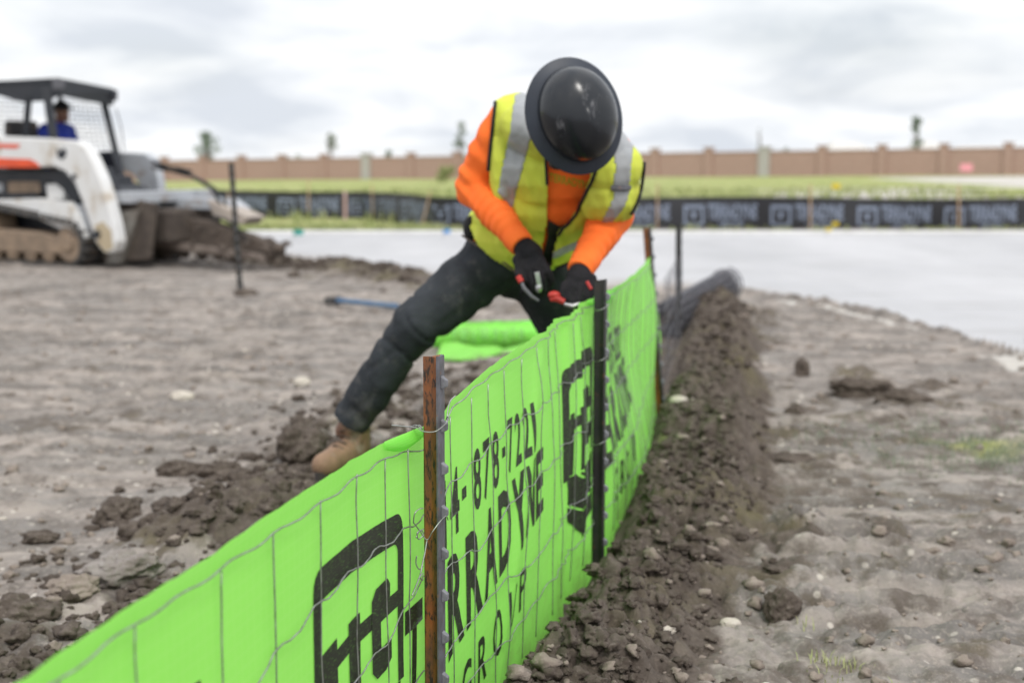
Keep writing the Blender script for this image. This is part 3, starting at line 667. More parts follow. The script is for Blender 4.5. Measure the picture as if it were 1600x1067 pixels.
# folded hem along the top
def strip(name, sa, sb, w0, w1, m, o0, step=.02):
    s_ = np.arange(sa, sb + step * .5, step); V = []; Fc = []; A = []
    for i, s0 in enumerate(s_):
        k = math.sin(PI * min(1, max(0, (s0 - sa) / (sb - sa))))
        prof = [(-.002, o0 + .001), (w0 + .3 * w1 * k, o0 + .007 + .006 * k), (w0 + w1 * k, o0 + .003)]
        for v0, of in prof: V.append(fab(np.array([s0]), np.array([v0]), of)[0]); A.append((s0, v0))
        if i:
            b = i * 3; Fc += [(b - 3, b - 2, b + 1, b), (b - 2, b - 1, b + 2, b + 1)]
    o = fobj(name, V, Fc, m); A = np.array(A); svattr(o, A[:, 0], A[:, 1]); return o
strip('hem', -.31, -.025, .012, .020, M['green'], .0)
strip('hem', 1.55, 1.70, .012, .020, M['green'], .0)
strip('hem', 1.74, 2.30, .012, .035, M['green'], .0)

def glyphs(txt, bold=.022):
    cu = bpy.data.curves.new('t', 'FONT'); cu.body = txt; cu.offset = bold; cu.resolution_u = 3; cu.fill_mode = 'FRONT'
    o = bpy.data.objects.new('t', cu); COL.objects.link(o); dg = bpy.context.evaluated_depsgraph_get(); dg.update()
    me = o.evaluated_get(dg).to_mesh(); V = np.array([v.co[:2] for v in me.vertices]); Fc = [tuple(p.vertices) for p in me.polygons]
    o.evaluated_get(dg).to_mesh_clear(); bpy.data.objects.remove(o); bpy.data.curves.remove(cu)
    V -= V.min(0); V /= np.maximum(V.max(0), 1e-6); return V, Fc
def gridcut(V, Fc, cu, cv):               # cut flat print so that it can follow a surface
    bm = bmesh.new(); vs = [bm.verts.new((p[0], p[1], 0)) for p in V]
    for f in Fc:
        try: bm.faces.new([vs[i] for i in f])
        except ValueError: pass
    V = np.asarray(V)
    for ax, st in ((0, cu), (1, cv)):
        lo, hi = V[:, ax].min(), V[:, ax].max(); q = math.ceil(lo / st) * st
        while q < hi:
            nrm = (1, 0, 0) if ax == 0 else (0, 1, 0); co = (q, 0, 0) if ax == 0 else (0, q, 0)
            g = bm.verts[:] + bm.edges[:] + bm.faces[:]
            bmesh.ops.bisect_plane(bm, geom=g, plane_co=co, plane_no=nrm, dist=1e-6); q += st
    bm.verts.index_update(); V2 = np.array([v.co[:2] for v in bm.verts]); F2 = [tuple(v.index for v in f.verts) for f in bm.faces]; bm.free(); return V2, F2
def imprint(name, V, Fc, off=.0018):
    V, Fc = gridcut(V, Fc, .0085, .02); X = fab(V[:, 0], V[:, 1], off)
    o = fobj(name, X, Fc, M['ink']); svattr(o, V[:, 0], V[:, 1]); return o
def word(name, txt, s0, s1, vt, vb, bold=.022, gap=.14, wd=None):
    n = len(txt); ws = [(.35 if c in '.-' else .45 if c == '1' and n > 8 else 1) for c in txt]; tot = sum(ws) + gap * (n - 1); x = 0
    for c, w_ in zip(txt, ws):
        a = s0 + (s1 - s0) * x / tot; b = s0 + (s1 - s0) * (x + w_) / tot; x += w_ + gap
        V, Fc = glyphs(c, bold); t0, t1 = vt, vb
        S = a + V[:, 0] * (b - a); k = (S - s0) / (s1 - s0)
        yy = 1 - V[:, 1]
        if c in '-' and True: yy = .42 + .18 * yy
        if c == '.': yy = .42 + .25 * yy
        T = t0[0] + (t0[1] - t0[0]) * k; B = t1[0] + (t1[1] - t1[0]) * k
        imprint(name, np.stack([S, T + (B - T) * yy], -1), Fc)
PER = 1.83
def poly(pts): return np.array(pts, float), [tuple(range(len(pts)))]
def rpoly(s0, s1, v0, v1, r=.03, corners=(1, 1, 1, 1)):
    P = []
    for (cx_, cy_, a0), k in zip(((s0 + r, v0 + r, PI), (s1 - r, v0 + r, 1.5 * PI), (s1 - r, v1 - r, 0), (s0 + r, v1 - r, .5 * PI)), corners):
        if k: P += [(cx_ + r * math.cos(a0 + t * PI / 8), cy_ + r * math.sin(a0 + t * PI / 8)) for t in range(5)]
        else: P.append({0: (s0, v0), 1: (s1, v0), 2: (s1, v1), 3: (s0, v1)}[[PI, 1.5 * PI, 0, .5 * PI].index(a0)])
    return P
def logo(s0, v0):
    lift = [.0014]
    W = .458; H = .46; t = .055
    # shield: thick top bar, thin sides, pointed foot with chevrons
    out_ = rpoly(s0, s0 + W, v0, v0 + .33, .035, (1, 1, 0, 0))
    inn = rpoly(s0 + t * .6, s0 + W - t * .6, v0 + .056, v0 + .33, .02, (1, 1, 0, 0))
    n = len(out_); V = np.array(out_ + inn); Fc = []
    for i in range(n - 1):
        if i == n - 2: continue
        Fc.append((i, i + 1, n + i + 1, n + i))
    Fc.append((n - 1, 0, n, 2 * n - 1)); imprint('logo_print', V, Fc)
    def q(a, b, c, d, *ex): P = [(s0 + W * x, v0 + y) for x, y in (a, b, c, d) + ex]; lift[0] += .00025; imprint('logo_print', *poly(P), off=lift[0])
    q((.0, .172), (.955, .148), (.955, .180), (.0, .203))                     # bar through
    q((.02, .152), (.235, .145), (.235, .33), (.02, .33))                       # left letter
    q((.36, .142), (.485, .138), (.485, .33), (.36, .33))                   # stem
    q((.61, .135), (.66, .117), (.80, .112), (.83, .125), (.83, .162), (.71, .177), (.71, .237), (.84, .23), (.84, .27), (.77, .285), (.66, .287), (.61, .27))
    # foot: V with chevrons
    q((.05, .33), (.30, .335), (.5, .395), (.5, .47), (.1, .40))
    q((.95, .33), (.70, .335), (.5, .395), (.5, .47), (.9, .40))
    for k in range(3):
        y = .335 + .018 * k
        q((.36, y), (.5, y + .022), (.64, y), (.64, y + .009), (.5, y + .031), (.36, y + .009))
    q((.12, .415), (.5, .475), (.88, .415), (.80, .47), (.5, .56), (.2, .47))
for i in range(-1, 3):
    b = i * PER
    if b < 3.6: logo(b - .652, .148)
    if b + .9 < 3.8:
        SP = [(-.185, -.072), (-.052, .068), (.100, .205), (.222, .335), (.350, .452), (.470, .575), (.588, .690), (.702, .795), (.810, .892)]
        for c_, (a_, b_) in zip('TERRADYNE', SP):
            k0, k1 = (a_ + .185) / 1.08, (b_ + .185) / 1.08; f0, f1 = (lambda k: .352 - .05 * k), (lambda k: .590 - .115 * k)
            word('lettering', c_, b + a_, b + b_, (f0(k0), f0(k1)), (f1(k0), f1(k1)), .03)
        SP = [(-.035, .030), (.070, .096), (.122, .185), (.205, .235), (.285, .340), (.360, .410), (.428, .482), (.510, .538), (.560, .610), (.628, .682), (.700, .750), (.768, .792)]
        for c_, (a_, b_) in zip('214-878-7221', SP): word('lettering', c_, b + a_, b + b_, (.155 + .01 * a_, .155 + .01 * b_), (.305 - .02 * a_, .305 - .02 * b_), .018)
        word('lettering', 'GROUP', b + .19, b + .72, (.62, .565), (.745, .665), .014, .75)

# wire mesh in front of the cloth
VW = [-3.3 + .17 * i for i in range(12)] + [-1.37, -1.196, -.995, -.821, -.635, -.475, -.31, -.165, -.02, .11, .262, .40, .53, .68, .83, .98, 1.13, 1.28, 1.43, 1.58]
while VW[-1] < 3.75: VW.append(VW[-1] + .152)
ROWS = [([-4, -.3, 0, .1, 4.7], [.030, .030, .045, .012, .028]),
        ([-4, -.9, -.64, -.14, .08, .27, .6, 1.2, 4.7], [.22, .225, .200, .182, .172, .177, .175, .19, .20]),
        ([-4, -.5, -.31, -.10, .08, .295, .6, 1.2, 4.7], [.40, .39, .372, .30, .338, .386, .364, .36, .36]),
        ([-4, -.3, -.1, .08, .37, .8, 4.7], [.55, .53, .50, .52, .525, .575, .53]),
        ([-4, 0, .22, .54, .87, 4.7], [.70, .68, .65, .70, .70, .69])]
def wire(name, S, Vv, off, r=.00135):
    X_ = fab(np.array(S), np.array(Vv), off); mb = MB(); mb.tube([Vector(p) for p in X_], r, 6); return fobj(name, mb.v, mb.f, M['wire'])
for j, s0 in enumerate(VW):
    t = np.linspace(.030, .80, 34); a_ = .016 * vnoise(t * 3.1, t * 0 + j * 3.3, seed=301) + .012 * (t - .1) * math.sin(j * 1.7); S = s0 + a_
    if -1.5 < s0 < -.2: S = S + .02 * t
    wire('upright_wire', S, t, .0065 + .004 * np.abs(vnoise(t * 5, t * 0 + j, seed=303)))
for j, (sx, vx) in enumerate(ROWS):
    for (a, b) in ((-3.9, -.045), (.035, L12 - .03), (L12 + .03, 3.85)):
        S = np.arange(a, b, .012); Vv = np.interp(S, sx, vx)
        Vv = Vv + (.0050 * np.sin(S * 2 * PI / .152 * 1.0 + j) + .0008 * np.sin(S * 2 * PI / .041)) * (1 if j else .3) + .006 * vnoise(S * 4, S * 0 + j, seed=307)
        wire('level_wire', S, Vv, .0095 + .002 * np.sin(S * 2 * PI / .152), .0015)
# ties and loose ends round the near post
def twire(name, P, r=.0013):
    P = [Vector(p) for p in P]; Q_ = []
    for i in range(len(P) - 1):                                # Catmull-Rom
        p0, p1, p2, p3 = P[max(i - 1, 0)], P[i], P[i + 1], P[min(i + 2, len(P) - 1)]
        for k in range(6):
            t = k / 6; Q_.append(.5 * ((2 * p1) + (p2 - p0) * t + (2 * p0 - 5 * p1 + 4 * p2 - p3) * t * t + (-p0 + 3 * p1 - 3 * p2 + p3) * t ** 3))
    Q_.append(P[-1]); mb = MB(); mb.tube(Q_, r, 6); return fobj(name, mb.v, mb.f, M['wire'])
Yp = 2.745
def tp(pts_, name='tie_wire', r=.0012): return twire(name, [pt(x, y, Yp + d) for x, y, d in pts_], r)
tp([(612, 664, .0), (632, 666, -.01), (650, 668, -.03), (662, 674, -.055), (680, 674, -.06), (694, 664, -.045), (701, 655, -.01), (699, 651, .0), (697, 656, .01)])
tp([(640, 668, .0), (650, 664, -.02), (660, 671, -.04), (655, 664, -.04), (645, 670, -.01)])
tp([(700, 655, .02), (697, 668, .01), (700, 640, .03), (704, 626, .05), (712, 618, .06)])
tp([(646, 816, -.10), (656, 829, -.07), (667, 843, -.055), (676, 830, -.055), (688, 814, -.04), (697, 806, -.02), (700, 812, 0.)])
tp([(667, 843, -.05), (664, 862, -.07), (660, 880, -.09), (656, 899, -.11), (644, 930, -.16)], 'tie_wire', .0015)
tp([(646, 816, -.10), (648, 802, -.10), (655, 795, -.09), (661, 794, -.08)])
tp([(662, 826, -.06), (652, 832, -.08), (654, 842, -.07), (662, 834, -.06), (656, 828, -.07), (650, 840, -.08)])
tp([(651, 868, -.09), (650, 880, -.09), (655, 889, -.08), (661, 884, -.07)])
tp([(661, 895, -.08), (656, 902, -.09), (661, 906, -.07)])
for x_, y_ in ((938, 480), (936, 560), (935, 690)):
    Y2 = 4.35; twire('tie_wire', [pt(x_ - 12, y_ + 3, Y2 - .0), pt(x_ - 4, y_ + 5, Y2 - .05), pt(x_ + 5, y_ + 2, Y2 - .06), pt(x_ + 14, y_ - 4, Y2 - .01)])

def tpost(name, base, top, faceang, mf, ms, mstem, parent=None, org=Vector((0, 0, 0)), stud_every=.086, w_=.040, stem=.030, stud_mat=None, fat=.0022):
    # base/top: centre of the flange; faceang: heading of the studded face
    base, top = Vector(base), Vector(top); ax = (top - base).normalized(); fx = Vector((math.cos(faceang), math.sin(faceang), 0)); fx = (fx - ax * fx.dot(ax)).normalized(); fy = ax.cross(fx)
    Lh = (top - base).length + .12; b0 = base - ax * .12
    def W(u, v, t): return b0 + fx * u + fy * v + ax * t - org
    root = None
    def piece(nm, prof, m, par):
        V = []; n = len(prof); seg = 14
        for k in range(seg + 1):
            t = Lh * k / seg
            for (u, v) in prof: V.append(W(u, v, t + (.0025 * math.sin(v * 190 + u * 60) if k == seg else 0)))
        Fc = [tuple(range(n - 1, -1, -1)), tuple(seg * n + i for i in range(n))]
        for k in range(seg):
            for i in range(n): a = k * n + i; b = k * n + (i + 1) % n; Fc.append((a, b, b + n, a + n))
        return obj(nm, V, Fc, m, par, smooth=False)
    h = w_ / 2; th = .0032
    fl = piece('flange', [(0, -h), (th, -h), (.0048, -h * .45), (.0052, 0), (.0048, h * .45), (th, h), (0, h), (.001, h * .4), (0, 0), (.001, -h * .4)], mf, parent)
    piece('stem', [(.0004, -fat), (.0004, fat), (-stem * .55, .0018), (-stem, .0034), (-stem - .003, .001), (-stem - .003, -.001), (-stem, -.0034), (-stem * .55, -.0018)], mstem, parent)
    t = Lh - .052
    while t > .16:
        V = []
        for (u, hh, ww) in ((.0045, .0135, .0085), (.0165, .0065, .0060)):
            dz = -.0015 if u > .01 else 0
            for sv, sz in ((-1, -1), (1, -1), (1, 1), (-1, 1)): V.append(W(u, sv * ww, t + sz * hh + dz))
        o = obj('stud', V, [(3, 2, 1, 0), (4, 5, 6, 7), (0, 1, 5, 4), (1, 2, 6, 5), (2, 3, 7, 6), (3, 0, 4, 7)], stud_mat or M['stud'], parent, smooth=False)
        bv = o.modifiers.new('bevel', 'BEVEL'); bv.width = .0018; bv.segments = 2
        t -= stud_every
def post_in_fence(label, base, top, ang, mf, mstem, **k):
    e_ = empty('fence_post', Vector(base) - Vector((float(P1[0]), float(P1[1]), 0))); e_.parent = fence; e_['label'] = label
    tpost('p', base, top, ang, mf, None, mstem, e_, Vector(base), **k); return e_
t1 = pt(686.5, 556, Yp); b1 = Vector((t1.x - .002, Yp, -.02))
post_in_fence('rusty orange steel post nearest the camera, grey on its studded side', b1, t1, math.radians(-14), M['steel'], M['rust'], w_=.046, stem=.030, fat=.006)
Y2 = 4.35; t2 = pt(945, 437, Y2 + .0); b2 = pt(941, 872, Y2)
post_in_fence('dark post at the worker\'s hands with a rusty edge', b2 + Vector((0, 0, -.05)), t2, math.radians(-15), M['dark_post'], M['dark_post'], w_=.036, stem=.030)
Y3 = 6.75; t3 = pt(1015, 356, Y3); b3 = pt(1036, 630, Y3)
post_in_fence('thin rusty leaning post where the green cloth ends', b3 + Vector((.0, 0, -.03)), t3, math.radians(-20), M['dark_post'], M['rust'], w_=.040, stem=.030)

# bare wire mesh running on beyond the cloth, ending in its roll
mesh = empty('wire_mesh', (float(P3[0]), float(P3[1]), 0), label='bare grey wire mesh standing between the last two posts beyond the green cloth', cat='wire mesh')
d3 = (P4 - P3) / L34
for i in range(15):
    s0 = i * .152 + .03; b_ = Vector((P3[0] + d3[0] * s0, P3[1] + d3[1] * s0, .05)); mb = MB(); mb.tube([b_ - mesh.location, b_ + Vector((.01 * math.sin(i), 0, .30)) - mesh.location, b_ + Vector((0, 0, .60)) - mesh.location], .0016, 5); mb.build('upright_wire', M['steel'], mesh)
for j in range(6):
    z_ = .06 + j * .105; mb = MB(); mb.tube([Vector((P3[0] + d3[0] * t, P3[1] + d3[1] * t, z_ + .01 * math.sin(t * 6 + j))) - mesh.location for t in np.linspace(.0, L34 + .05, 20)], .0016, 5); mb.build('level_wire', M['steel'], mesh)
r0 = pt(1042, 497, 9.9); r1_ = pt(1133, 445, 11.4)
roll = empty('wire_roll', r0, label='roll of grey wire mesh lying on the mound behind the posts', cat='wire roll')
ax = (r1_ - r0); Lr = ax.length; ax.normalize(); ux = ax.cross(Vector((0, 0, 1))).normalized(); uz = ux.cross(ax)
for j in range(25):
    t = Lr * j / 24; mb = MB(); P_ = []
    for k in range(46):
        a = k * 2 * PI / 14; r_ = .055 + .0255 * k / 14 + (.012 if j == 24 else 0); P_.append(ax * t + ux * math.cos(a) * r_ + uz * math.sin(a) * r_)
    mb.tube(P_, .0065, 5); mb.build('coiled_wire', M['steel'], roll)
for k in range(46):
    a = k * 2 * PI / 14; r_ = .055 + .0255 * k / 14; mb = MB(); mb.tube([ux * math.cos(a) * r_ + uz * math.sin(a) * r_, ax * Lr + ux * math.cos(a) * r_ + uz * math.sin(a) * r_], .0036, 5); mb.build('straight_wire', M['steel'], roll)
# free standing posts
b4 = pt(1062, 545, 9.75); t4 = pt(1063, 350, 9.75)
fp = empty('steel_post', b4, label='thin dark steel post standing beyond the rusty one, behind the mound', cat='post'); tpost('p', b4 + Vector((0, 0, -.15)), t4, math.radians(-30), M['dark_post'], None, M['dark_post'], fp, b4, stud_every=.07, w_=.040)
Yl = 13.0; b5 = pt(376, 462, Yl); t5 = pt(361, 255, Yl)
fp = empty('steel_post', b5, label='tall black steel post driven into bare ground in front of the loader', cat='post'); tpost('p', b5, t5, math.radians(-60), M['dark_post'], None, M['dark_post'], fp, b5, stud_every=.09, w_=.050, stem=.04)
mb = MB(); mb.box((0, 0, .02), (.09, .012, .17), None, .55); ob = mb.build('anchor_plate', M['dark_post'], fp)
V, Fc = lump_mesh(I2, 33, .5, (1.3, 1, .5)); o = obj('soil_clod', V * .09, Fc, M['clod'], None); o.location = (b5.x + .04, b5.y - .03, gh(b5.x, b5.y) + .02); tag(o, 'dark clod heaved up at the foot of the tall black post', 'clod')

# green cloth roll behind the worker
rA = pt(668, 531, 9.65); rB = pt(905, 527, 9.85); ax = (rB - rA).normalized(); ux = Vector((0, 1, 0)); ux = (ux - ax * ux.dot(ax)).normalized(); uz = ux.cross(ax) * -1
R0 = .098; gz0 = gh(rA.x + .3, rA.y) + R0; rA.z = gz0 - .0; rB.z = gz0
cr_ = empty('cloth_roll', rA, label='roll of bright green printed cloth lying behind the worker\'s legs', cat='cloth roll')
Lc = (rB - rA).length; V = []; Fc = []; A = []; nk = 60; nj = 50
for j in range(nj + 1):
    for k in range(nk + 1):
        a = k / nk * 2 * PI * 2.3; r_ = R0 - .012 + .004 * k / nk * 3 
        V.append(ax * (Lc * j / nj) + ux * math.cos(a) * r_ + uz * math.sin(a) * r_); A.append((j * .02, k * .02))
for j in range(nj):
    for k in range(nk): a = j * (nk + 1) + k; Fc.append((a, a + 1, a + nk + 2, a + nk + 1))
o = obj('rolled_cloth', V, Fc, M['green'], cr_); A = np.array(A); svattr(o, A[:, 0], A[:, 1])
mb = MB(); P_ = [ax * -.01, ax * (Lc + .01)]; mb.tube(P_, .045, 24, False); mb.tube([p + Vector(0 * ax) for p in P_], .036, 24, False); mb.build('cardboard_core', M['cardboard'], cr_, True)
M['faded_ink'] = simple('faded ink', (.15, .42, .08), (.24, .62, .11), 30, .6)
# print on the roll
V = []; Fc = []
for g, (x0, w0) in enumerate(((.16, .02), (.21, .05), (.29, .03), (.35, .06), (.44, .03), (.50, .05), (.57, .02), (.62, .03))):
    for k in range(7):
        a0 = 2.45 + g % 3 * .1 + k * .14; b = len(V)
        for xx in (x0, x0 + w0): V.append(ax * xx + (ux * math.cos(a0) + uz * math.sin(a0)) * (R0 + .0015))
        if k: Fc.append((b - 2, b - 1, b + 1, b))
o = obj('print_marks', V, Fc, M['faded_ink'], cr_); svattr(o, np.zeros(len(V)), np.zeros(len(V)))
# loose flap in front of the roll
V = []; Fc = []; A = []; nj, nk = 44, 22
for j in range(nj + 1):
    for k in range(nk + 1):
        u = j / nj; v = k / nk; x = rA.x + .10 + u * .98; y = rA.y - .13 - v * (.30 + .28 * math.exp(-((u - .12) / .16) ** 2))
        z = gh(x, y) + .018 + (.03 * (1 - v) ** 2) + .010 * math.sin(u * 11 + v * 2) * (.3 + v) + .008 * math.sin(u * 23 + 4 * v) + .02 * math.exp(-((u - .55) / .2) ** 2) * math.sin(v * PI)
        V.append((x, y, z)); A.append((u, v))
for j in range(nj):
    for k in range(nk): a = j * (nk + 1) + k; Fc.append((a, a + nk + 1, a + nk + 2, a + 1))
o = obj('loose_end', [Vector(p) - rA for p in V], Fc, M['green'], cr_); A = np.array(A); svattr(o, A[:, 0], A[:, 1])
# blue handled bar
hA = pt(521, 475, 12.0); hB = pt(622, 479, 11.7); 
tb = empty('hammer', hB, label='blue handled sledge hammer lying on the ground behind the worker', cat='hammer')
for p_ in (hA, hB): p_.z = gh(p_.x, p_.y) + .05
tb.location = hB; d = hA - hB; mb = MB(); mb.tube([(0, 0, 0), d * .94], .022, 10); mb.build('handle', M['blue_handle'], tb, True)
mb = MB(); dn = d.normalized(); sx = dn.cross(Vector((0, 0, 1))); mb.tube([d - sx * .11, d - sx * .09, d + sx * .09, d + sx * .11], [.026, .034, .034, .026], 8); mb.build('head', M['rubber'], tb)

# ------------------------------------------------------------------ the worker
def nz(V, Nn, amp, fx, fy, fz, seed, oct=3):
    return V + Nn * (amp * fbm(V[:, 0] * fx, V[:, 1] * fy, V[:, 2] * fz, oct=oct, seed=seed))[:, None]
def folds(V, Nn, c, ax_, amp, per, rad, seed):      # ring folds round an axis near c
    d = (V - np.array(c)); t = d @ np.array(ax_); w_ = np.exp(-(np.linalg.norm(d, axis=1) / rad) ** 2)
    h = np.sin(t * 2 * PI / per + 2.5 * fbm(V[:, 0] * 9, V[:, 1] * 9, V[:, 2] * 9, oct=2, seed=seed)); return V + Nn * (amp * w_ * h)[:, None]
def lerpP(P, n):
    out_ = []
    for i in range(len(P) - 1):
        for k in range(n): out_.append(P[i].lerp(P[i + 1], k / n))
    return out_ + [P[-1]]
def capsule(mb, a, b, ra, rb, n=16, st=6):
    for k in range(st + 1):
        t = k / st; mb.ball(a.lerp(b, t), ra + (rb - ra) * t, n, 10)
def capsule(mb, a, b, ra, rb, n=16, st=6):     # smooth-sided limb: cone plus balls at the joints
    d = (b - a).normalized(); mb.tube([a, a.lerp(b, .5), b], [ra, (ra + rb) / 2, rb], n + 4); mb.ball(a, ra, n + 4, 12); mb.ball(b, rb, n + 4, 12)
wk = empty('person', pt(790, 400, 5.02) * 1.0, label='worker in orange shirt, yellow vest and black hard hat bending over the green fence', cat='person')
WO = wk.location.copy(); wk.location.z = 0; WO.z = 0
def wobj(name, V, Fc, m, parent=None, **k): return obj(name, np.asarray(V) - np.array(WO) if parent is None else np.asarray(V) - np.array(WO), Fc, m, parent or wk, **k)
pel = pt(795, 392, 5.04); hipR = pt(772, 412, 5.06); hipL = pt(842, 428, 5.08)
kneR = pt(650, 504, 4.90); ankR = pt(549, 655, 4.98)
kneL = pt(905, 560, 5.16); ankL = Vector((.22, 5.36, gh(.22, 5.36) + .12))
bel = pt(842, 345, 4.96); che = pt(872, 262, 4.80); upc = pt(882, 215, 4.70); nek = pt(900, 205, 4.60)
shR = pt(792, 192, 4.76); shL = pt(955, 245, 4.68)
elR = pt(738, 292, 4.86); wrR = pt(806, 372, 4.66)
elL = pt(955, 338, 4.80); wrL = pt(912, 412, 4.58)
hatc = pt(900, 180, 4.36); headc = hatc + Vector((-.01, .13, -.03))

# one continuous body under the clothes
mb = MB()
capsule(mb, pel, bel, .09, .10); capsule(mb, bel, che, .10, .115); capsule(mb, che, upc, .115, .09); capsule(mb, upc, nek + Vector((0, .04, 0)), .075, .06); capsule(mb, nek, headc, .058, .07)
capsule(mb, shR, shL, .06, .06)
mb.ball(headc, (.078, .095, .105), 18, 12); face = Vector((.10, -.12, -1)).normalized()
mb.ball(headc + face * .10 + Vector((0, .0, 0)), .018, 8, 6); mb.ball(headc + face * .03 + Vector((-.08, 0, 0)), (.012, .03, .03)); mb.ball(headc + face * .03 + Vector((.08, 0, 0)), (.012, .03, .03))
for a, b, ra, rb in ((shR, elR, .05, .04), (elR, wrR, .04, .028), (shL, elL, .05, .04), (elL, wrL, .04, .028), (hipR, kneR, .078, .055), (kneR, ankR.lerp(kneR, -.12), .052, .034), (hipL, kneL, .078, .055), (kneL, ankL, .052, .036)): capsule(mb, a, b, ra, rb)
V, Nn, Fc = voxel(mb, .012, 3); wobj('body', V, Fc, M['skin'])

# trousers
mb = MB()
capsule(mb, hipR + Vector((.0, 0, .0)), kneR, .122, .088); capsule(mb, kneR, ankR.lerp(kneR, .02), .086, .072); capsule(mb, hipL, kneL, .120, .090); capsule(mb, kneL, ankL, .088, .075)
mb.ball(pel + Vector((.0, .0, -.01)), (.165, .15, .13)); mb.ball(pel + Vector((.02, .0, .06)), (.165, .14, .10)); mb.ball(hipL.lerp(hipR, .5) + Vector((0, .03, -.02)), (.14, .13, .10))
capsule(mb, hipR.lerp(kneR, .45), kneR, .104, .092); mb.ball(kneR + Vector((.005, 0, -.01)), .090)
cut = ankR.lerp(kneR, .05)
V, Nn, Fc = voxel(mb, .0085, 6)
axT = np.array((kneR - hipR).normalized()); axS = np.array((ankR - kneR).normalized())
V = folds(V, Nn, kneR + Vector((.03, 0, -.03)), axT, .004, .085, .10, 401); V = folds(V, Nn, ankR.lerp(kneR, .28), axS, .005, .085, .09, 402); V = folds(V, Nn, hipR.lerp(kneR, .15), (.8, 0, .6), .006, .09, .15, 403)
V = nz(V, Nn, .014, 5, 5, 5, 404); V = V - Nn * (.009 * np.clip(1 - np.abs(fbm(V[:, 0] * 5 + V[:, 2] * 4, V[:, 1] * 4, V[:, 2] * 3, oct=2, seed=407)) * 7, 0, 1))[:, None]; V = nz(V, Nn, .004, 18, 18, 18, 405); V = V - Nn * (.004 * np.clip(1 - np.abs(fbm(V[:, 0] * 7 + V[:, 2] * 2, V[:, 2] * 9 - V[:, 0] * 5, V[:, 1] * 6, oct=2, seed=409)) * 6, 0, 1))[:, None]
V = V + Nn * (.012 * np.exp(-(np.linalg.norm(V - np.array(ankR.lerp(kneR, .30)), axis=1) / .06) ** 2))[:, None]
# open hem: drop what lies beyond the ankle
keep = []
d1 = (V - np.array(ankR)) @ np.array((kneR - ankR).normalized()); d2 = (V - np.array(ankL)) @ np.array((kneL - ankL).normalized())
nR = np.linalg.norm(V - np.array(ankR), axis=1) < .2; nL = np.linalg.norm(V - np.array(ankL), axis=1) < .2
bad = ((d1 < -.012) & nR) | ((d2 < -.01) & nL)
Fc = [f for f in Fc if not any(bad[i] for i in f)]
tr = wobj('trousers', V, Fc, M['trousers'])
mb = MB(); s_ = pt(728, 380, 4.92); mb.tube([p - WO for p in (pt(722, 368, 4.98), pt(745, 384, 4.90), pt(790, 412, 4.86), pt(818, 436, 4.86), pt(829, 455, 4.87))], .004, 6); mb.build('seam', M['mud'], tr)
mb = MB(); mb.ball(pt(735, 357, 4.97) - WO, (.026, .03, .045)); mb.build('belt_pouch', M['trim'], wk, True)

# boots
def boot(ank, toe_dir, gz_, kn):
    b = empty('boot', (0, 0, 0)); b.parent = wk; td = Vector(toe_dir); td.z = 0; td.normalize(); sd = td.cross(Vector((0, 0, 1)))
    heel = Vector((ank.x, ank.y, gz_)) - td * .04; sh = ank.lerp(kn, .07); R3 = Matrix((td, -sd, Vector((0, 0, 1)))).transposed()
    mb = MB(); capsule(mb, sh, heel + Vector((0, 0, .075)), .056, .052); capsule(mb, heel + Vector((0, 0, .062)), heel + td * .10 + Vector((0, 0, .060)), .046, .052); capsule(mb, heel + td * .10 + Vector((0, 0, .058)), heel + td * .215 + Vector((0, 0, .050)), .050, .043)
    mb.ball(heel + td * .20 + Vector((0, 0, .048)), (.055, .052, .042), 14, 8, R3)
    V, Nn, Fc = voxel(mb, .007, 5); V[:, 2] = np.maximum(V[:, 2], gz_ + .02); V = folds(V, Nn, heel + td * .07 + Vector((0, 0, .10)), td, .004, .03, .07, 411); V = nz(V, Nn, .003, 20, 20, 20, 412)
    wobj('upper', V, Fc, M['boot'], b)
    mb = MB(); n = 20; P_ = []
    for k in range(n):
        a = 2 * PI * k / n; P_.append((heel + td * (.095 + .165 * math.cos(a)) + sd * (.052 * math.sin(a) * (1 - .12 * math.cos(a)))))
    V = [p - WO for p in P_] + [p + Vector((0, 0, .030)) - WO for p in P_]
    obj('sole', V, [tuple(range(n - 1, -1, -1)), tuple(range(n, 2 * n))] + [(k, (k + 1) % n, (k + 1) % n + n, k + n) for k in range(n)], M['sole'], b, smooth=False)
    mb = MB()
    for k in range(4):
        c = heel + td * (.07 + .022 * k) + Vector((0, 0, .135 - .014 * k)); mb.tube([c - sd * .03 - WO, c + Vector((0, 0, .012)) + td * .01 - WO, c + sd * .03 - WO], .0025, 5)
    mb.build('laces', M['sole'], b)
gR = (pt(505, 737, 4.93)).z; boot(ankR + Vector((-.005, 0, -.01)), (-.42, -.90, 0), gR, kneR); boot(ankL, (.1, -1, 0), ankL.z - .12, kneL)

# torso volume shared by shirt and vest
def torso(g=0.0):
    mb = MB()
    mb.ball(pel + Vector((.03, 0, .07)), (.175 + g, .15 + g, .12)); mb.ball(bel, (.215 + g, .16 + g, .15)); mb.ball(bel.lerp(che, .5), (.222 + g, .165 + g, .15 + g)); mb.ball(che, (.222 + g, .165 + g, .14 + g))
    R = Matrix.Rotation(.27, 3, 'Y'); mb.ball(upc + Vector((0, .0, .0)), (.205 + g, .14 + g, .095 + g), 18, 12, R)
    mb.ball(shR + Vector((.03, .0, -.0)), .078 + g); mb.ball(shL + Vector((-.02, .01, .0)), .078 + g); mb.ball(upc.lerp(nek, .5) + Vector((0, .02, .01)), (.12, .10, .08)); return mb
mb = torso(); capsule(mb, shR, shR.lerp(elR, .5), .070, .072); capsule(mb, shR.lerp(elR, .5), elR, .072, .066); capsule(mb, elR, wrR, .066, .040)
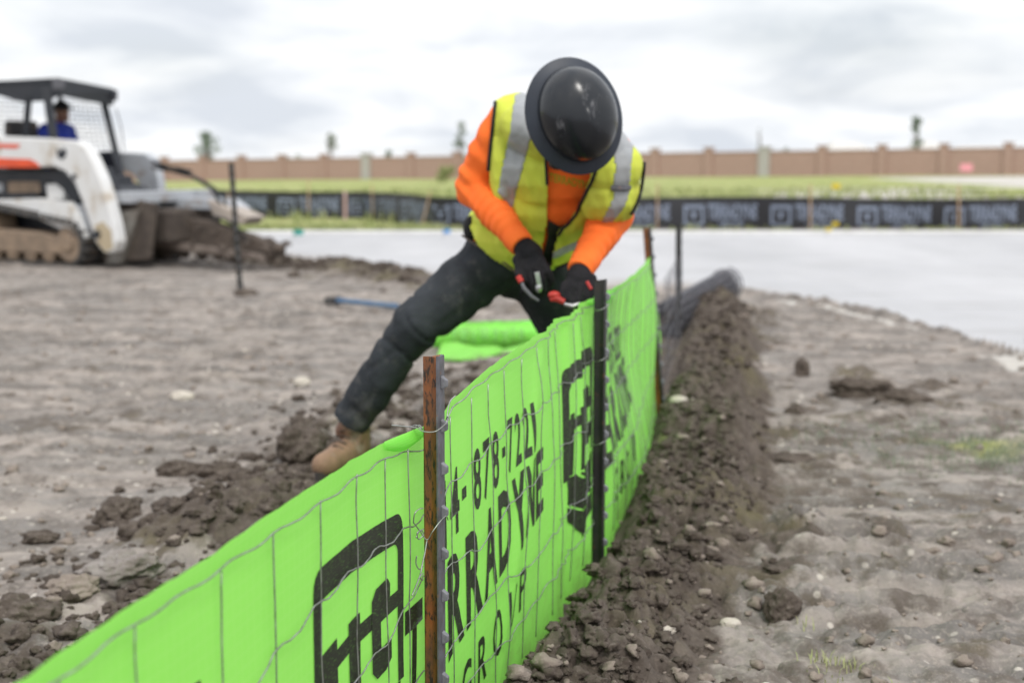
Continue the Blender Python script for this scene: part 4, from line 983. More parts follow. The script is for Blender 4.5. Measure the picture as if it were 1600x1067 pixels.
capsule(mb, shL, elL, .070, .070); capsule(mb, elL, wrL, .070, .044); mb.tube([nek + Vector((0, .03, -.03)), nek + Vector((.0, -.03, .01))], [.085, .07], 20)
V, Nn, Fc = voxel(mb, .0075, 5)
for e_, a_, sd_ in ((elR, shR, 421), (elL, shL, 422)): V = folds(V, Nn, e_, tuple((e_ - a_).normalized()), .006, .05, .10, sd_)
V = folds(V, Nn, elR.lerp(wrR, .6), tuple((wrR - elR).normalized()), .005, .035, .08, 423); V = folds(V, Nn, elL.lerp(wrL, .6), tuple((wrL - elL).normalized()), .005, .04, .08, 424)
V = folds(V, Nn, shR.lerp(elR, .45), tuple((elR - shR).normalized()), .006, .08, .12, 425)
V = nz(V, Nn, .020, 6, 6, 5, 426); V = nz(V, Nn, .004, 24, 24, 20, 427)
bad = (np.linalg.norm(V - np.array(wrR), axis=1) < .0) | (np.linalg.norm(V - np.array(pel), axis=1) < .0)
shirt = wobj('shirt', V, Fc, M['orange_cloth'])
bvS = BVHTree.FromPolygons([Vector(p) for p in V], Fc)
for wr_, el_ in ((wrR, elR), (wrL, elL)):
    d = (wr_ - el_).normalized(); mb = MB(); c = wr_ + d * .022; mb.tube([c - d * .03 - WO, c + d * .012 - WO, c + d * .02 - WO], [.046, .043, .038], 20); mb.build('cuff', M['orange_cloth'], shirt, True)

# vest: outer shell of the torso, cut by the outlines of the real vest
mb = torso(.020); mb.ball(bel + Vector((-.03, .0, -.07)), (.225, .16, .12)); mb.ball(bel + Vector((.10, -.0, .02)), (.16, .16, .13)); mb.ball(pel + Vector((-.01, -.02, .05)), (.175, .16, .09)); mb.ball(pt(952, 262, 4.70), (.115, .12, .10)); mb.ball(pt(948, 300, 4.74), (.115, .13, .11)); mb.ball(pt(785, 250, 4.78), (.052, .10, .17))
V, Nn, Fc = voxel(mb, .0062, 6)
V = V + Nn * (.016 * fbm(V[:, 0] * 17 + V[:, 2] * 4, V[:, 1] * 5, V[:, 2] * 3.0, oct=4, seed=431, gain=.6) * sstep(0, .15, che.z + .05 - V[:, 2]))[:, None]
V = nz(V, Nn, .010, 8, 8, 7, 432); V = nz(V, Nn, .003, 26, 26, 20, 433)
px, py = pix(V); front = np.array(Nn)[:, 1] < .25
OPEN = [(853, 150), (854, 232), (857, 290), (857, 335), (853, 362), (846, 400), (843, 430), (858, 432), (864, 392), (872, 360), (886, 348), (902, 326), (914, 296), (926, 258), (932, 235), (925, 150)]
HEM = [(690, 330), (732, 352), (745, 384), (768, 404), (800, 424), (830, 434), (868, 421), (898, 409), (925, 388), (958, 368), (985, 345), (1040, 300)]
hemy = np.interp(px, [p[0] for p in HEM], [p[1] for p in HEM])
def dseg(V, a, b):
    a, b = np.array(a), np.array(b); d = b - a; t = np.clip(((V - a) @ d) / (d @ d), 0, 1); return np.linalg.norm(V - a - t[:, None] * d, axis=1)
armR = (dseg(V, shR + (shR - che) * .12, elR) < .088) & (px < 772 + (py - 160) * -.06) ; armL = (dseg(V, shL + Vector((.05, 0, 0)), elL) < .075) & (px > 1030)
neckhole = (np.linalg.norm(V - np.array(nek + Vector((0, .02, .02))), axis=1) < .105)
bad = (inpoly(px, py, OPEN) & front) | (py > hemy) | armR | armL | neckhole
SIL = ([(822, 140), (838, 140), (836, 200), (824, 240), (810, 292), (800, 332), (777, 300), (786, 250), (797, 205), (803, 150)], [(968, 200), (990, 205), (990, 235), (986, 262), (984, 300), (978, 322), (950, 356), (926, 372), (940, 345), (956, 312), (960, 262), (957, 225)], [(860, 395), (905, 374), (930, 360), (932, 372), (905, 388), (866, 405), (858, 411)])
silv = np.zeros(len(V), bool)
for s_ in SIL: silv |= inpoly(px, py, s_)
silv &= front
keepF = [f for f in Fc if not any(bad[i] for i in f)]
vf = [f for f in keepF if not all(silv[i] for i in f)]
vest = wobj('vest', V, vf, M['vest']); so_ = vest.modifiers.new('s', 'SOLIDIFY'); so_.thickness = .004; so_.offset = -1
bvV = BVHTree.FromPolygons([Vector(p) for p in V], keepF)
for s_ in SIL:                       # each tape is its own raised piece
    q = inpoly(px, py, s_) & front; ff = [f for f in keepF if all(silv[i] for i in f) and any(q[i] for i in f)]
    if not ff: continue
    ids = sorted({i for f in ff for i in f}); mp_ = {a: b for b, a in enumerate(ids)}
    par_ = {i: i for i in ids}
    def root_(i):
        while par_[i] != i: par_[i] = par_[par_[i]]; i = par_[i]
        return i
    for f in ff:
        for i in f[1:]: par_[root_(i)] = root_(f[0])
    cnt = {}
    for f in ff: cnt.setdefault(root_(f[0]), []).append(f)
    ff = max(cnt.values(), key=len); ids = sorted({i for f in ff for i in f}); mp_ = {a: b for b, a in enumerate(ids)}
    o = wobj('reflective_tape', V[ids] + Nn[ids] * .0015, [tuple(mp_[i] for i in f) for f in ff], M['reflective'], vest)
    q_ = o.modifiers.new('s', 'SOLIDIFY'); q_.thickness = .003; q_.offset = -1
def on(bv, x, y, off=.004):
    o_ = Vector((0, 0, EYE)); d = (pt(x, y, 1.0) - o_).normalized(); h = bv.ray_cast(o_, d)
    return None if h[0] is None else h[0] + (h[1] if h[1].dot(d) < 0 else -h[1]) * off
def edge_trim(poly_, r=.0045, n=10, m=None, par=None, name='binding', bv=None):
    P_ = []
    for i in range(len(poly_) - 1):
        for k in range(n):
            t = k / n; x = poly_[i][0] * (1 - t) + poly_[i + 1][0] * t; y = poly_[i][1] * (1 - t) + poly_[i + 1][1] * t; h = on(bv or bvV, x, y)
            if h is not None and (not P_ or (h - P_[-1]).length > .004):
                if P_ and (h - P_[-1]).length > .09: continue
                P_.append(h)
    if len(P_) > 2:
        P2_ = [P_[0]] + [(P_[i - 1] + P_[i] * 2 + P_[i + 1]) / 4 for i in range(1, len(P_) - 1)] + [P_[-1]]
        mb = MB(); mb.tube([p - WO for p in P2_], r, 6); mb.build(name, m or M['trim'], par or vest, True)
edge_trim([(852, 226), (854, 262), (856, 300), (856, 338), (852, 362), (845, 398)], .0055)
edge_trim([(933, 262), (927, 280), (915, 305), (903, 330), (887, 350), (873, 361), (864, 392)], .0055)
edge_trim([(775, 161), (771, 200), (766, 250), (763, 290)], .0065)
edge_trim([(1002, 222), (1005, 255), (1004, 285), (994, 318), (984, 336)], .006)
edge_trim([(738, 372), (747, 383), (768, 401), (800, 421)], .004); edge_trim([(868, 418), (898, 406), (925, 386), (955, 366)], .004)
edge_trim([(955, 293), (985, 293)], .010, m=M['steel'], name='strap_loop')
# dark shirt tail / lining seen in the vest opening
LV, LF = gridcut([(857, 340), (872, 350), (886, 347), (874, 366), (864, 394), (858, 430), (843, 428), (847, 396), (855, 362)], [tuple(range(9))], 4.0, 6.0)
LP_ = []
for a, b in LV:
    h = on(bvS, a, b, .012); LP_.append((h if h is not None else pt(a, b, 4.75)) - WO)
obj('lining', LP_, LF, M['trim'], wk)
# shirt print
V = []; Fc = []
Vg, Fg = glyphs('TERRADYNE', .02); Vg, Fg = gridcut(Vg, Fg, .04, .34)
for (a, b) in Vg:
    x = 858 + 66 * a; y = 270 + 14 * a + (1 - b) * 13; h = on(bvS, x, y, .0015); V.append((h if h is not None else pt(x, y, 4.6)) - WO)
obj('shirt_print', V, Fg, M['print_green'], shirt, smooth=False)

# hard hat with full brim
hat = empty('hard_hat', (0, 0, 0)); hat.parent = wk; hat.location = hatc - WO
az = Vector((.27, -1.0, .10)).normalized(); fy = Vector((.30, 0, -1)); fy = (fy - az * fy.dot(az)).normalized(); ax_ = fy.cross(az)
HR = Matrix((ax_, fy, az)).transposed()
def hp(x, y, z): return HR @ Vector((x, y, z))
V = []; Fc = []; nr, na = 16, 64
for i in range(nr + 1):
    t = i / nr * PI / 2
    for k in range(na):
        a = 2 * PI * k / na; rx = .121; ry = .146
        ridge = 1 + .018 * math.exp(-(math.sin(t) * math.cos(a) * 6) ** 2)
        V.append(hp(rx * math.sin(t) ** .92 * math.cos(a), ry * math.sin(t) ** .92 * math.sin(a), .118 * math.cos(t) ** .86 * ridge + .004))
for i in range(nr):
    for k in range(na): a = i * na + k; b = i * na + (k + 1) % na; Fc.append((a, a + na, b + na, b))
Fc.append(tuple(range(na))); obj('crown', V, Fc, M['hat'], hat)
V = []; Fc = []; prof = [(0, .004), (.003, .0015), (.012, -.002), (.028, -.008), (.040, -.012), (.043, -.013), (.043, -.017), (.039, -.017), (.020, -.011), (.0, -.004)]
for (e_, z_) in prof:
    for k in range(na):
        a = 2 * PI * k / na; fr = 1 + .12 * max(0, math.sin(a)) ; V.append(hp((.119 + e_ * .80) * math.cos(a), (.144 + e_ * fr * .78) * math.sin(a), z_ - .006 * (math.cos(a) ** 2) * e_ / .04))
for i in range(len(prof) - 1):
    for k in range(na): a = i * na + k; b = i * na + (k + 1) % na; Fc.append((a, a + na, b + na, b))
obj('brim', V, Fc, M['hat_brim'], hat)
mb = MB(); mb.tube([hp(.121 * math.cos(a), .146 * math.sin(a), .006) for a in np.linspace(0, 2 * PI, 60)], .0022, 6, False); mb.build('rim_line', M['hat_brim'], hat, True)
mb = MB(); mb.ball(headc - WO + Vector((0, .02, .01)), (.084, .09, .10)); mb.build('hair', M['hair'], wk, True)
# chin strap / jaw hint under the brim
mb = MB(); mb.ball(pt(872, 256, 4.50) - WO, (.03, .03, .02)); mb.build('beard', M['hair'], wk, True)

# gloved hands: palm, four fingers and a thumb grown into one skin
def glove(wr, palm, fingers, thumb, rp=(.034, .020), dirup=None):
    g = MB(); capsule(g, wr, palm, .034, .040); capsule(g, wr - (palm - wr) * .1, wr, .030, .033)
    for f in fingers:
        g.ball(f[0], .017); 
        for a, b, ra, rb in zip(f[:-1], f[1:], (.0150, .0135, .0120), (.0135, .0120, .0100)): capsule(g, a, b, ra, rb, 10, 5)
        capsule(g, palm, f[0], .026, .016, 10, 5)
    capsule(g, palm.lerp(wr, .35), thumb[0], .022, .017, 10, 4)
    for a, b in zip(thumb[:-1], thumb[1:]): capsule(g, a, b, .016, .012, 10, 5)
    V, Nn, Fc = voxel(g, .0042, 2); V = nz(V, Nn, .003, 30, 30, 30, 441); return wobj('glove', V, Fc, M['glove'])
D = lambda x, y, Y: pt(x, y, Y)
pR = D(830, 398, 4.62)
glove(D(804, 372, 4.66), pR,
      [[D(846, 408, 4.58), D(856, 424, 4.565), D(862, 440, 4.575), D(860, 447, 4.585)], [D(838, 418, 4.57), D(846, 438, 4.55), D(850, 452, 4.56), D(846, 460, 4.575)],
       [D(828, 422, 4.575), D(833, 442, 4.555), D(834, 455, 4.565), D(830, 462, 4.58)], [D(816, 420, 4.59), D(818, 438, 4.575), D(820, 450, 4.58), D(818, 456, 4.59)]],
      [D(808, 408, 4.60), D(812, 430, 4.575), D(822, 440, 4.57)])
pL = D(903, 436, 4.53)
glove(D(912, 412, 4.58), pL,
      [[D(884, 446, 4.50), D(879, 462, 4.485), D(886, 473, 4.48), D(893, 475, 4.49)], [D(894, 450, 4.49), D(890, 466, 4.475), D(895, 477, 4.47), D(902, 478, 4.48)],
       [D(906, 452, 4.49), D(904, 468, 4.475), D(907, 479, 4.47), D(913, 480, 4.48)], [D(917, 448, 4.50), D(918, 463, 4.485), D(920, 473, 4.48), D(923, 474, 4.49)]],
      [D(925, 436, 4.52), D(929, 452, 4.50), D(924, 464, 4.49)])
for a, b in ((D(806, 352, 4.66), D(803, 372, 4.62)),):
    pass
mb = MB(); mb.tube([D(917, 440, 4.49) - WO, D(924, 452, 4.48) - WO], .006, 6); mb.build('glove_trim', M['glove_red'], wk)
# pliers in the right hand and red handled cutters in the left: held things
pl_ = empty('pliers', D(842, 440, 4.55), label='steel pliers with an orange grip held in the worker\'s right glove', cat='pliers'); po = pl_.location
mb = MB(); mb.box(D(841, 437, 4.54) - po, (.016, .014, .05), Matrix.Rotation(-.2, 3, 'Y')); mb.ball(D(842, 450, 4.54) - po, (.012, .010, .016)); mb.build('jaw', M['chrome'], pl_, False, .002)
mb = MB(); mb.tube([D(812, 436, 4.56) - po, D(820, 452, 4.54) - po, D(832, 464, 4.54) - po, D(842, 470, 4.54) - po], [.006, .007, .006, .004], 8); mb.build('handle', M['steel'], pl_, True)
mb = MB(); mb.tube([D(810, 432, 4.56) - po, D(815, 441, 4.55) - po], .010, 8); mb.build('grip', M['red_grip'], pl_, True)
ct = empty('cutters', D(868, 466, 4.48), label='red handled wire cutters held in the worker\'s left glove', cat='cutters'); po = ct.location
mb = MB(); mb.ball(D(866, 461, 4.475) - po, (.020, .014, .013)); mb.tube([D(860, 468, 4.475) - po, D(870, 466, 4.47) - po, D(882, 472, 4.465) - po], [.007, .012, .009], 8); mb.build('grip', M['red_grip'], ct, True)
mb = MB(); mb.tube([D(882, 475, 4.46) - po, D(895, 478, 4.455) - po, D(906, 474, 4.46) - po], [.006, .008, .006], 8); mb.build('jaw', M['chrome'], ct, True)

# ------------------------------------------------------------------ compact track loader
LA = math.radians(30); LO = ptz(130, 421, 0); LO.z = .0
ld = empty('track_loader', LO, -LA, label='white compact track loader with orange stripe, black canopy and muddy trencher', cat='loader')
def LP(px, py, w_=0.0):                      # loader frame from a side-view point: forward, inward, up
    wd = .5 * w_ ; sc = (LO.y + w_ * math.cos(LA)) / LO.y
    # solve forward so that the point lands on px
    u = (px - 800) / F * .9914
    f = 0.0
    for _ in range(8):
        X_ = LO.x + f * math.cos(LA) + w_ * math.sin(LA); Y_ = LO.y - f * math.sin(LA) + w_ * math.cos(LA)
        tx = (px - 800) / F * (Y_ * math.cos(TH) - (-.5) * math.sin(TH)); f += (tx - X_) / (math.cos(LA) + .3 * math.sin(LA) * abs(u) + 1e-6) * .9
    Y_ = LO.y - f * math.sin(LA) + w_ * math.cos(LA); z = pt(px, py, Y_).z
    return (f, w_, z)
def lprism(name, pts_, w0, w1, m, parent=None, bevel=.012, wref=None):
    pr = [LP(x, y, w0 if wref is None else wref) for x, y in pts_]; mb = MB(); mb.prism([(p[0], p[2]) for p in pr], w0, w1); return mb.build(name, m, parent or ld, False, bevel)
def lbox(name, c, d, m, parent=None, rot=None, bevel=.01): mb = MB(); mb.box(c, d, rot); return mb.build(name, m, parent or ld, False, bevel)
def ltube(name, P, r, m, parent=None, n=10): mb = MB(); mb.tube(P, r, n); return mb.build(name, m, parent or ld, True)
def track(w0, w1):
    t = empty('track', (0, 0, 0)); t.parent = ld
    circ = [(-.27, .275, .26), (-1.66, .46, .25), (-1.85, .27, .24)]
    ptsc = []
    for cx_, cz_, r_ in circ: ptsc += [(cx_ + r_ * math.cos(a), cz_ + r_ * math.sin(a)) for a in np.linspace(0, 2 * PI, 60, endpoint=False)]
    ptsc = sorted(set(ptsc))
    def cr(o, a, b): return (a[0] - o[0]) * (b[1] - o[1]) - (a[1] - o[1]) * (b[0] - o[0])
    lo_ = []
    for p in ptsc:
        while len(lo_) > 1 and cr(lo_[-2], lo_[-1], p) <= 0: lo_.pop()
        lo_.append(p)
    up_ = []
    for p in reversed(ptsc):
        while len(up_) > 1 and cr(up_[-2], up_[-1], p) <= 0: up_.pop()
        up_.append(p)
    hull = lo_[:-1] + up_[:-1]; n = len(hull)
    # resample
    cum = [0]
    for i in range(n): a, b = hull[i], hull[(i + 1) % n]; cum.append(cum[-1] + math.dist(a, b))
    def at(s):
        s %= cum[-1]
        for i in range(n):
            if s <= cum[i + 1]:
                a, b = hull[i], hull[(i + 1) % n]; k = (s - cum[i]) / (cum[i + 1] - cum[i] + 1e-9); d = math.dist(a, b) + 1e-9
                return (a[0] + (b[0] - a[0]) * k, a[1] + (b[1] - a[1]) * k, (b[0] - a[0]) / d, (b[1] - a[1]) / d)
        return (*hull[0], 1, 0)
    m_ = 96; V = []; Fc = []
    for i in range(m_):
        x, z, tx, tz = at(cum[-1] * i / m_); nx, nz_ = tz, -tx; th = .035
        for q, wv in ((0, w0), (0, w1), (-th, w1), (-th, w0)): V.append((x + nx * q, wv, z + nz_ * q))
    for i in range(m_):
        for k in range(4): a = i * 4 + k; b = i * 4 + (k + 1) % 4; c = ((i + 1) % m_) * 4; Fc.append((a, b, c + (k + 1) % 4, c + k))
    obj('belt', V, Fc, M['rubber'], t, smooth=False)
    base = None; nl = 46
    for i in range(nl):
        x, z, tx, tz = at(cum[-1] * i / nl); ang = math.atan2(tz, tx)
        if base is None:
            mb = MB(); mb.box((0, 0, 0), (.055, w1 - w0 + .01, .045), None, .8); o = mb.build('lug', M['rubber'], t, False, .006)
            base = o
        else: o = base.copy(); link(o, t)
        o.location = (x + tz * .012, (w0 + w1) / 2, z - tx * .012); o.rotation_euler = (0, -ang + PI, 0)
    for (cx_, cz_, r_, nm) in ((-.27, .275, .215, 'idler_wheel'), (-1.66, .46, .20, 'sprocket'), (-.62, .12, .085, 'roller'), (-.92, .12, .085, 'roller'), (-1.22, .12, .085, 'roller'), (-1.52, .12, .085, 'roller')):
        mb = MB(); mb.tube([(cx_, w0 + .05, cz_), (cx_, w0 + .07, cz_), (cx_, w1 - .07, cz_), (cx_, w1 - .05, cz_)], [r_ * .9, r_, r_, r_ * .9], 24); mb.tube([(cx_, w0 + .02, cz_), (cx_, w0 + .06, cz_)], [r_ * .35, r_ * .42], 14); mb.build(nm, M['tan'], t, False, .006)
    mb = MB(); mb.prism([(-1.75, .15), (-.42, .15), (-.36, .22), (-.36, .34), (-.75, .40), (-1.5, .42), (-1.75, .36)], w0 + .04, w1 - .04); mb.build('roller_frame', M['tan'], t, False, .02)
    mb = MB(); mb.box((-.9, (w0 + w1) / 2, .07), (.5, .1, .12)); mb.build('mud_cake', M['mud'], t, False, .03)
track(0, .42); track(1.40, 1.82)
# hull
mb = MB(); mb.prism([(-2.1, .25), (-.1, .25), (-.02, .45), (-.05, .80), (-.5, .95), (-2.1, 1.15)], .43, 1.39); mb.build('chassis', M['black_paint'], ld, False, .03)
for w0, w1 in ((.10, .40), (1.42, 1.70)):
    lprism('side_panel', [(-220, 312), (0, 312), (60, 310), (108, 318), (120, 340), (124, 372), (100, 362), (60, 343), (0, 322), (-220, 318)] if w0 < 1 else [(-100, 330), (160, 330), (200, 345), (210, 380), (150, 350), (-100, 340)], w0, w1, M['white_paint'])
lprism('side_panel', [(60, 312), (108, 316), (122, 338), (132, 372), (108, 372), (96, 352), (60, 338)], .05, .12, M['white_paint'])
lprism('tail_box', [(-220, 266), (70, 266), (74, 300), (40, 312), (-220, 312)], .18, .42, M['black_paint'])
lprism('access_panel', [(12, 284), (62, 284), (62, 301), (12, 301)], .165, .20, M['tan'])
lprism('vent_panel', [(-60, 284), (4, 286), (4, 300), (-60, 300)], .165, .20, M['grey_paint'])
lprism('cylinder_arch', [(66, 268), (92, 264), (112, 282), (122, 306), (122, 322), (108, 312), (98, 296), (84, 285), (70, 285)], .14, .30, M['black_paint'])
lprism('white_housing', [(72, 288), (92, 286), (100, 298), (98, 312), (74, 312)], .16, .40, M['white_paint'])
lprism('knee_link', [(106, 318), (128, 322), (136, 352), (134, 372), (112, 350)], .10, .22, M['grey_paint'])
ARM = [(-240, 207), (0, 213), (80, 217), (122, 221), (136, 230), (147, 252), (158, 280), (168, 315), (176, 350), (180, 378), (174, 394), (160, 396), (146, 378), (137, 345), (129, 318), (117, 286), (103, 268), (84, 260), (60, 262), (0, 262), (-240, 262)]
def arm(w0, w1, m, near=True):
    a = lprism('lift_arm', ARM, w0, w1, m, None, .02, wref=.0 if near else None)
    return a
A1 = arm(.0, .16, M['white_paint'])
dx = 0
far = [(x, y) for x, y in ((186, 238), (228, 240), (240, 250), (246, 275), (250, 312), (236, 318), (222, 316), (218, 290), (208, 272), (196, 268), (186, 268))]
lprism('lift_arm', far, 1.62, 1.76, M['grey_paint'], None, .02)
lprism('cross_tube', [(176, 300), (205, 300), (205, 318), (176, 318)], .2, 1.6, M['grey_paint'])
lprism('stripe', [(-240, 246), (0, 247), (50, 249), (58, 253), (66, 261), (60, 262), (-240, 262)], -.006, .0, M['orange_paint'], A1, 0, wref=0)
lprism('stripe', [(-60, 224), (6, 225), (36, 226), (31, 232), (22, 232), (-60, 229)], -.006, .0, M['orange_paint'], A1, 0, wref=0)
lprism('arm_emblem', [(92, 232), (98, 236), (103, 231), (107, 236), (106, 244), (100, 250), (93, 246)], -.005, .0, M['black_paint'], A1, 0, wref=0)
lprism('mud_patch', [(146, 352), (160, 346), (172, 360), (174, 388), (162, 394), (150, 380)], -.004, .0, simple('dried mud on paint', (.48, .40, .28), (.42, .34, .23), 9, .9), A1, 0, wref=0)
p = LP(151, 366, 0); mb = MB(); mb.tube([(p[0], -.03, p[2]), (p[0], .02, p[2])], .045, 16); mb.build('pivot_pin', M['black_paint'], A1)
p = LP(118, 276, 0); mb = MB(); mb.tube([(p[0], -.02, p[2]), (p[0], .02, p[2])], .03, 12); mb.build('pivot_pin', M['black_paint'], A1)
a_ = LP(160, 300, .3); b_ = LP(196, 330, .3)
# cab
def CP(x, y, w_): return Vector(LP(x, y, w_))
cabm = M['black_paint']; wn, wf = .36, 1.42
rf = [CP(-150, 133, wn), CP(0, 127, wn), CP(98, 121, wn), CP(186, 139, wf), CP(110, 130, wf), CP(-60, 136, wf)]
V = [tuple(p) for p in rf] + [tuple(p - Vector((0, 0, .10))) for p in rf]; n = 6
Fc = [tuple(range(n)), tuple(range(2 * n - 1, n - 1, -1))] + [(i, i + n, (i + 1) % n + n, (i + 1) % n) for i in range(n)]
roof = obj('canopy', V, Fc, cabm, ld, smooth=False); bv_ = roof.modifiers.new('b', 'BEVEL'); bv_.width = .03; bv_.segments = 3
# deep side valances under the canopy
def plate(name, P, m, th=.03, parent=None):
    P = [Vector(p) for p in P]; nrm = (P[1] - P[0]).cross(P[2] - P[0]).normalized() * th; n = len(P); V = P + [p + nrm for p in P]
    return obj(name, V, [tuple(range(n)), tuple(range(2 * n - 1, n - 1, -1))] + [(i, i + n, (i + 1) % n + n, (i + 1) % n) for i in range(n)], m, parent or ld, smooth=False)
plate('side_valance', [CP(-150, 133, wn), CP(98, 123, wn), CP(96, 150, wn), CP(78, 158, wn), CP(40, 160, wn), CP(0, 148, wn), CP(-150, 150, wn)], cabm)
plate('front_valance', [CP(99, 123, wn), CP(185, 140, wf), CP(182, 166, wf), CP(168, 158, wf), CP(150, 152, wf), CP(112, 148, wn + .2), CP(100, 150, wn)], cabm)
plate('lamp_corner', [CP(88, 122, wn - .01), CP(108, 124, wn - .01), CP(106, 138, wn - .01), CP(90, 140, wn - .01)], M['steel'], .02)
plate('lamp_corner', [CP(176, 140, wf - .03), CP(188, 142, wf - .03), CP(187, 158, wf - .03), CP(174, 156, wf - .03)], M['steel'], .02)
def post_(a, b, r=.045): mb = MB(); mb.tube([a, b], r, 4, True, None); return mb.build('cab_post', cabm, ld, False, .008)
post_(CP(80, 140, wn), CP(92, 262, wn), .07); post_(CP(52, 150, wn), CP(42, 230, wn), .055); post_(CP(-140, 140, wn), CP(-140, 230, wn), .06)
post_(CP(166, 152, wf), CP(186, 250, wf), .06); post_(CP(184, 245, wf), CP(196, 320, wf), .07); post_(CP(100, 150, wf), CP(100, 250, wf), .04)
lprism('cab_side', [(-150, 214), (90, 214), (92, 262), (-150, 262)], wn, wn + .06, cabm); lprism('cab_front_frame', [(146, 238), (176, 236), (196, 300), (176, 330), (160, 300)], wf - .1, wf, cabm)
lprism('cab_floor', [(60, 275), (150, 275), (160, 330), (60, 330)], .7, 1.3, cabm)
lprism('fender', [(118, 262), (150, 262), (182, 390), (150, 400)], .45, .75, M['black_paint'])
# steel screens: every bar is geometry
def screen(name, c0, c1, c2, c3, nx, ny, r=.004):
    t = empty(name, (0, 0, 0)); t.parent = ld; mb = MB()
    for i in range(nx + 1): k = i / nx; mb.tube([c0.lerp(c1, k), c3.lerp(c2, k)], r, 4)
    for j in range(ny + 1): k = j / ny; mb.tube([c0.lerp(c3, k), c1.lerp(c2, k)], r, 4)
    o = mb.build('screen_wires', cabm, t); tag(o, kind='stuff')
screen('side_screen', CP(-140, 152, wn), CP(46, 158, wn), CP(40, 214, wn), CP(-140, 214, wn), 26, 8)
screen('side_screen', CP(104, 156, wf), CP(164, 160, wf), CP(178, 238, wf), CP(104, 238, wf), 9, 12)
sb = lbox('seat', (CP(60, 215, .9).x, .9, 1.15), (.5, .5, .14), M['rubber'], None, None, .04); lbox('backrest', (CP(38, 215, .9).x, .9, 1.4), (.12, .46, .6), M['rubber'], None, None, .04)
ltube('wiper_bar', [CP(186, 170, wf), CP(193, 200, wf), CP(196, 236, wf)], .008, M['steel'])
# attachment
M['mud_dark'] = simple('wet mud', (.06, .047, .04), (.10, .08, .065), 7, .9, .8, 30, bdist=.03)
at_ = empty('trencher', (0, 0, 0)); at_.parent = ld
mb = MB(); mb.prism([(p[0], p[2]) for p in (LP(182, 300, .5), LP(262, 318, .5), LP(250, 404, .5), LP(176, 410, .5))], .30, .36); mb.build('mount_plate', M['mud_dark'], at_, False, .015)
mb = MB(); mb.prism([(p[0], p[2]) for p in (LP(196, 330, .3), LP(222, 328, .3), LP(190, 412, .3), LP(166, 412, .3))], .24, .32); mb.build('lift_bracket', simple('muddy grey plate', (.25, .24, .22), (.16, .14, .12), 6, .8), at_, False, .01)
mb = MB(); mb.prism([(p[0], p[2]) for p in (LP(196, 322, .9), LP(300, 326, .9), (LP(300, 378, .9)), (LP(200, 376, .9)))], .50, 1.4); mb.build('gear_housing', M['mud_dark'], at_, False, .04)
mb = MB(); mb.prism([(p[0], p[2]) for p in (LP(205, 308, .8), LP(330, 312, .8), LP(352, 328, .8), LP(330, 330, .8), LP(205, 322, .8))], .95, 1.25); mb.build('top_deck', M['grey_paint'], at_, False, .01)
mb = MB(); mb.prism([(p[0], p[2]) for p in (LP(318, 312, .8), LP(384, 340, .8), LP(372, 352, .8), LP(330, 342, .8))], .85, 1.15); mb.build('crumber_plate', simple('bleached plate', (.42, .36, .31), (.3, .26, .23), 5, .8), at_, False, .01)
mb = MB(); mb.prism([(p[0], p[2]) for p in (LP(205, 330, .9), LP(330, 345, .9), LP(438, 384, .9), LP(436, 402, .9), LP(300, 392, .9), LP(215, 398, .9))], .82, 1.0); mb.build('boom', M['mud'], at_, False, .02)
mb = MB(); mb.prism([(p[0], p[2]) for p in (LP(255, 372, .9), LP(418, 396, .9), LP(424, 405, .9), LP(250, 384, .9))], .70, .80); mb.build('skid_bar', simple('muddy bar', (.2, .165, .14), (.13, .1, .085), 8, .9), at_, False, .01)
tb0 = None
for i in range(15):
    k = i / 14; x = 250 + 190 * k
    for (y, up) in ((342 + 42 * k - 3, 1), (398 + 6 * k, -1)):
        p = LP(x, y, .9)
        if tb0 is None: mb = MB(); mb.box((0, 0, 0), (.05, .16, .06), None, .55); tb0 = mb.build('chain_tooth', M['mud'], at_, False, .006); o = tb0
        else: o = tb0.copy(); link(o, at_)
        o.location = (p[0], .91 + .05 * (-1) ** i, p[2]); o.rotation_euler = (0 if up > 0 else PI, rnd(-.3, .3), 0)
mb = MB(); r_ = LP(262, 352, .8); V, Fc = lump_mesh(I3, 71, .5, (1, 1, .7))
for i in range(40):
    x = rnd(230, 450); y = 338 + (x - 215) * .22 + rnd(0, 32) * (1 - .4 * (x - 215) / 225); p = LP(x, y, rnd(.55, 1.25)); V, Fc = lump_mesh(I2, 200 + i % 9, .5); s_ = rnd(.02, .06); mb.add([(q[0] * s_ + p[0], q[1] * s_ + p[1], q[2] * s_ + p[2]) for q in V], Fc)
o = mb.build('packed_soil', M['mud'], at_, True); tag(o, kind='stuff')
ltube('hose', [CP(240, 252, 1.5), CP(262, 260, 1.4), CP(292, 270, 1.3), CP(322, 286, 1.1), CP(350, 306, 1.0), CP(356, 330, .9)], .018, M['trim'])
ltube('hose', [CP(240, 262, 1.4), CP(270, 268, 1.3), CP(300, 276, 1.2), CP(330, 294, 1.0), CP(345, 320, .9)], .016, M['trim'])
ltube('hose', [CP(242, 255, 1.5), CP(256, 262, 1.45), CP(280, 263, 1.3), CP(300, 268, 1.2)], .016, M['trim'])
ltube('hose', [CP(152, 270, .5), CP(170, 300, .5), CP(172, 340, .5), CP(160, 380, .4)], .02, M['trim'])
ltube('lift_cylinder', [CP(128, 270, .3), CP(160, 345, .3)], .035, M['steel'])
ltube('guide_rod', [CP(330, 338, .8), CP(352, 344, .8), CP(372, 358, .8), CP(384, 378, .8)], .014, M['trim'])
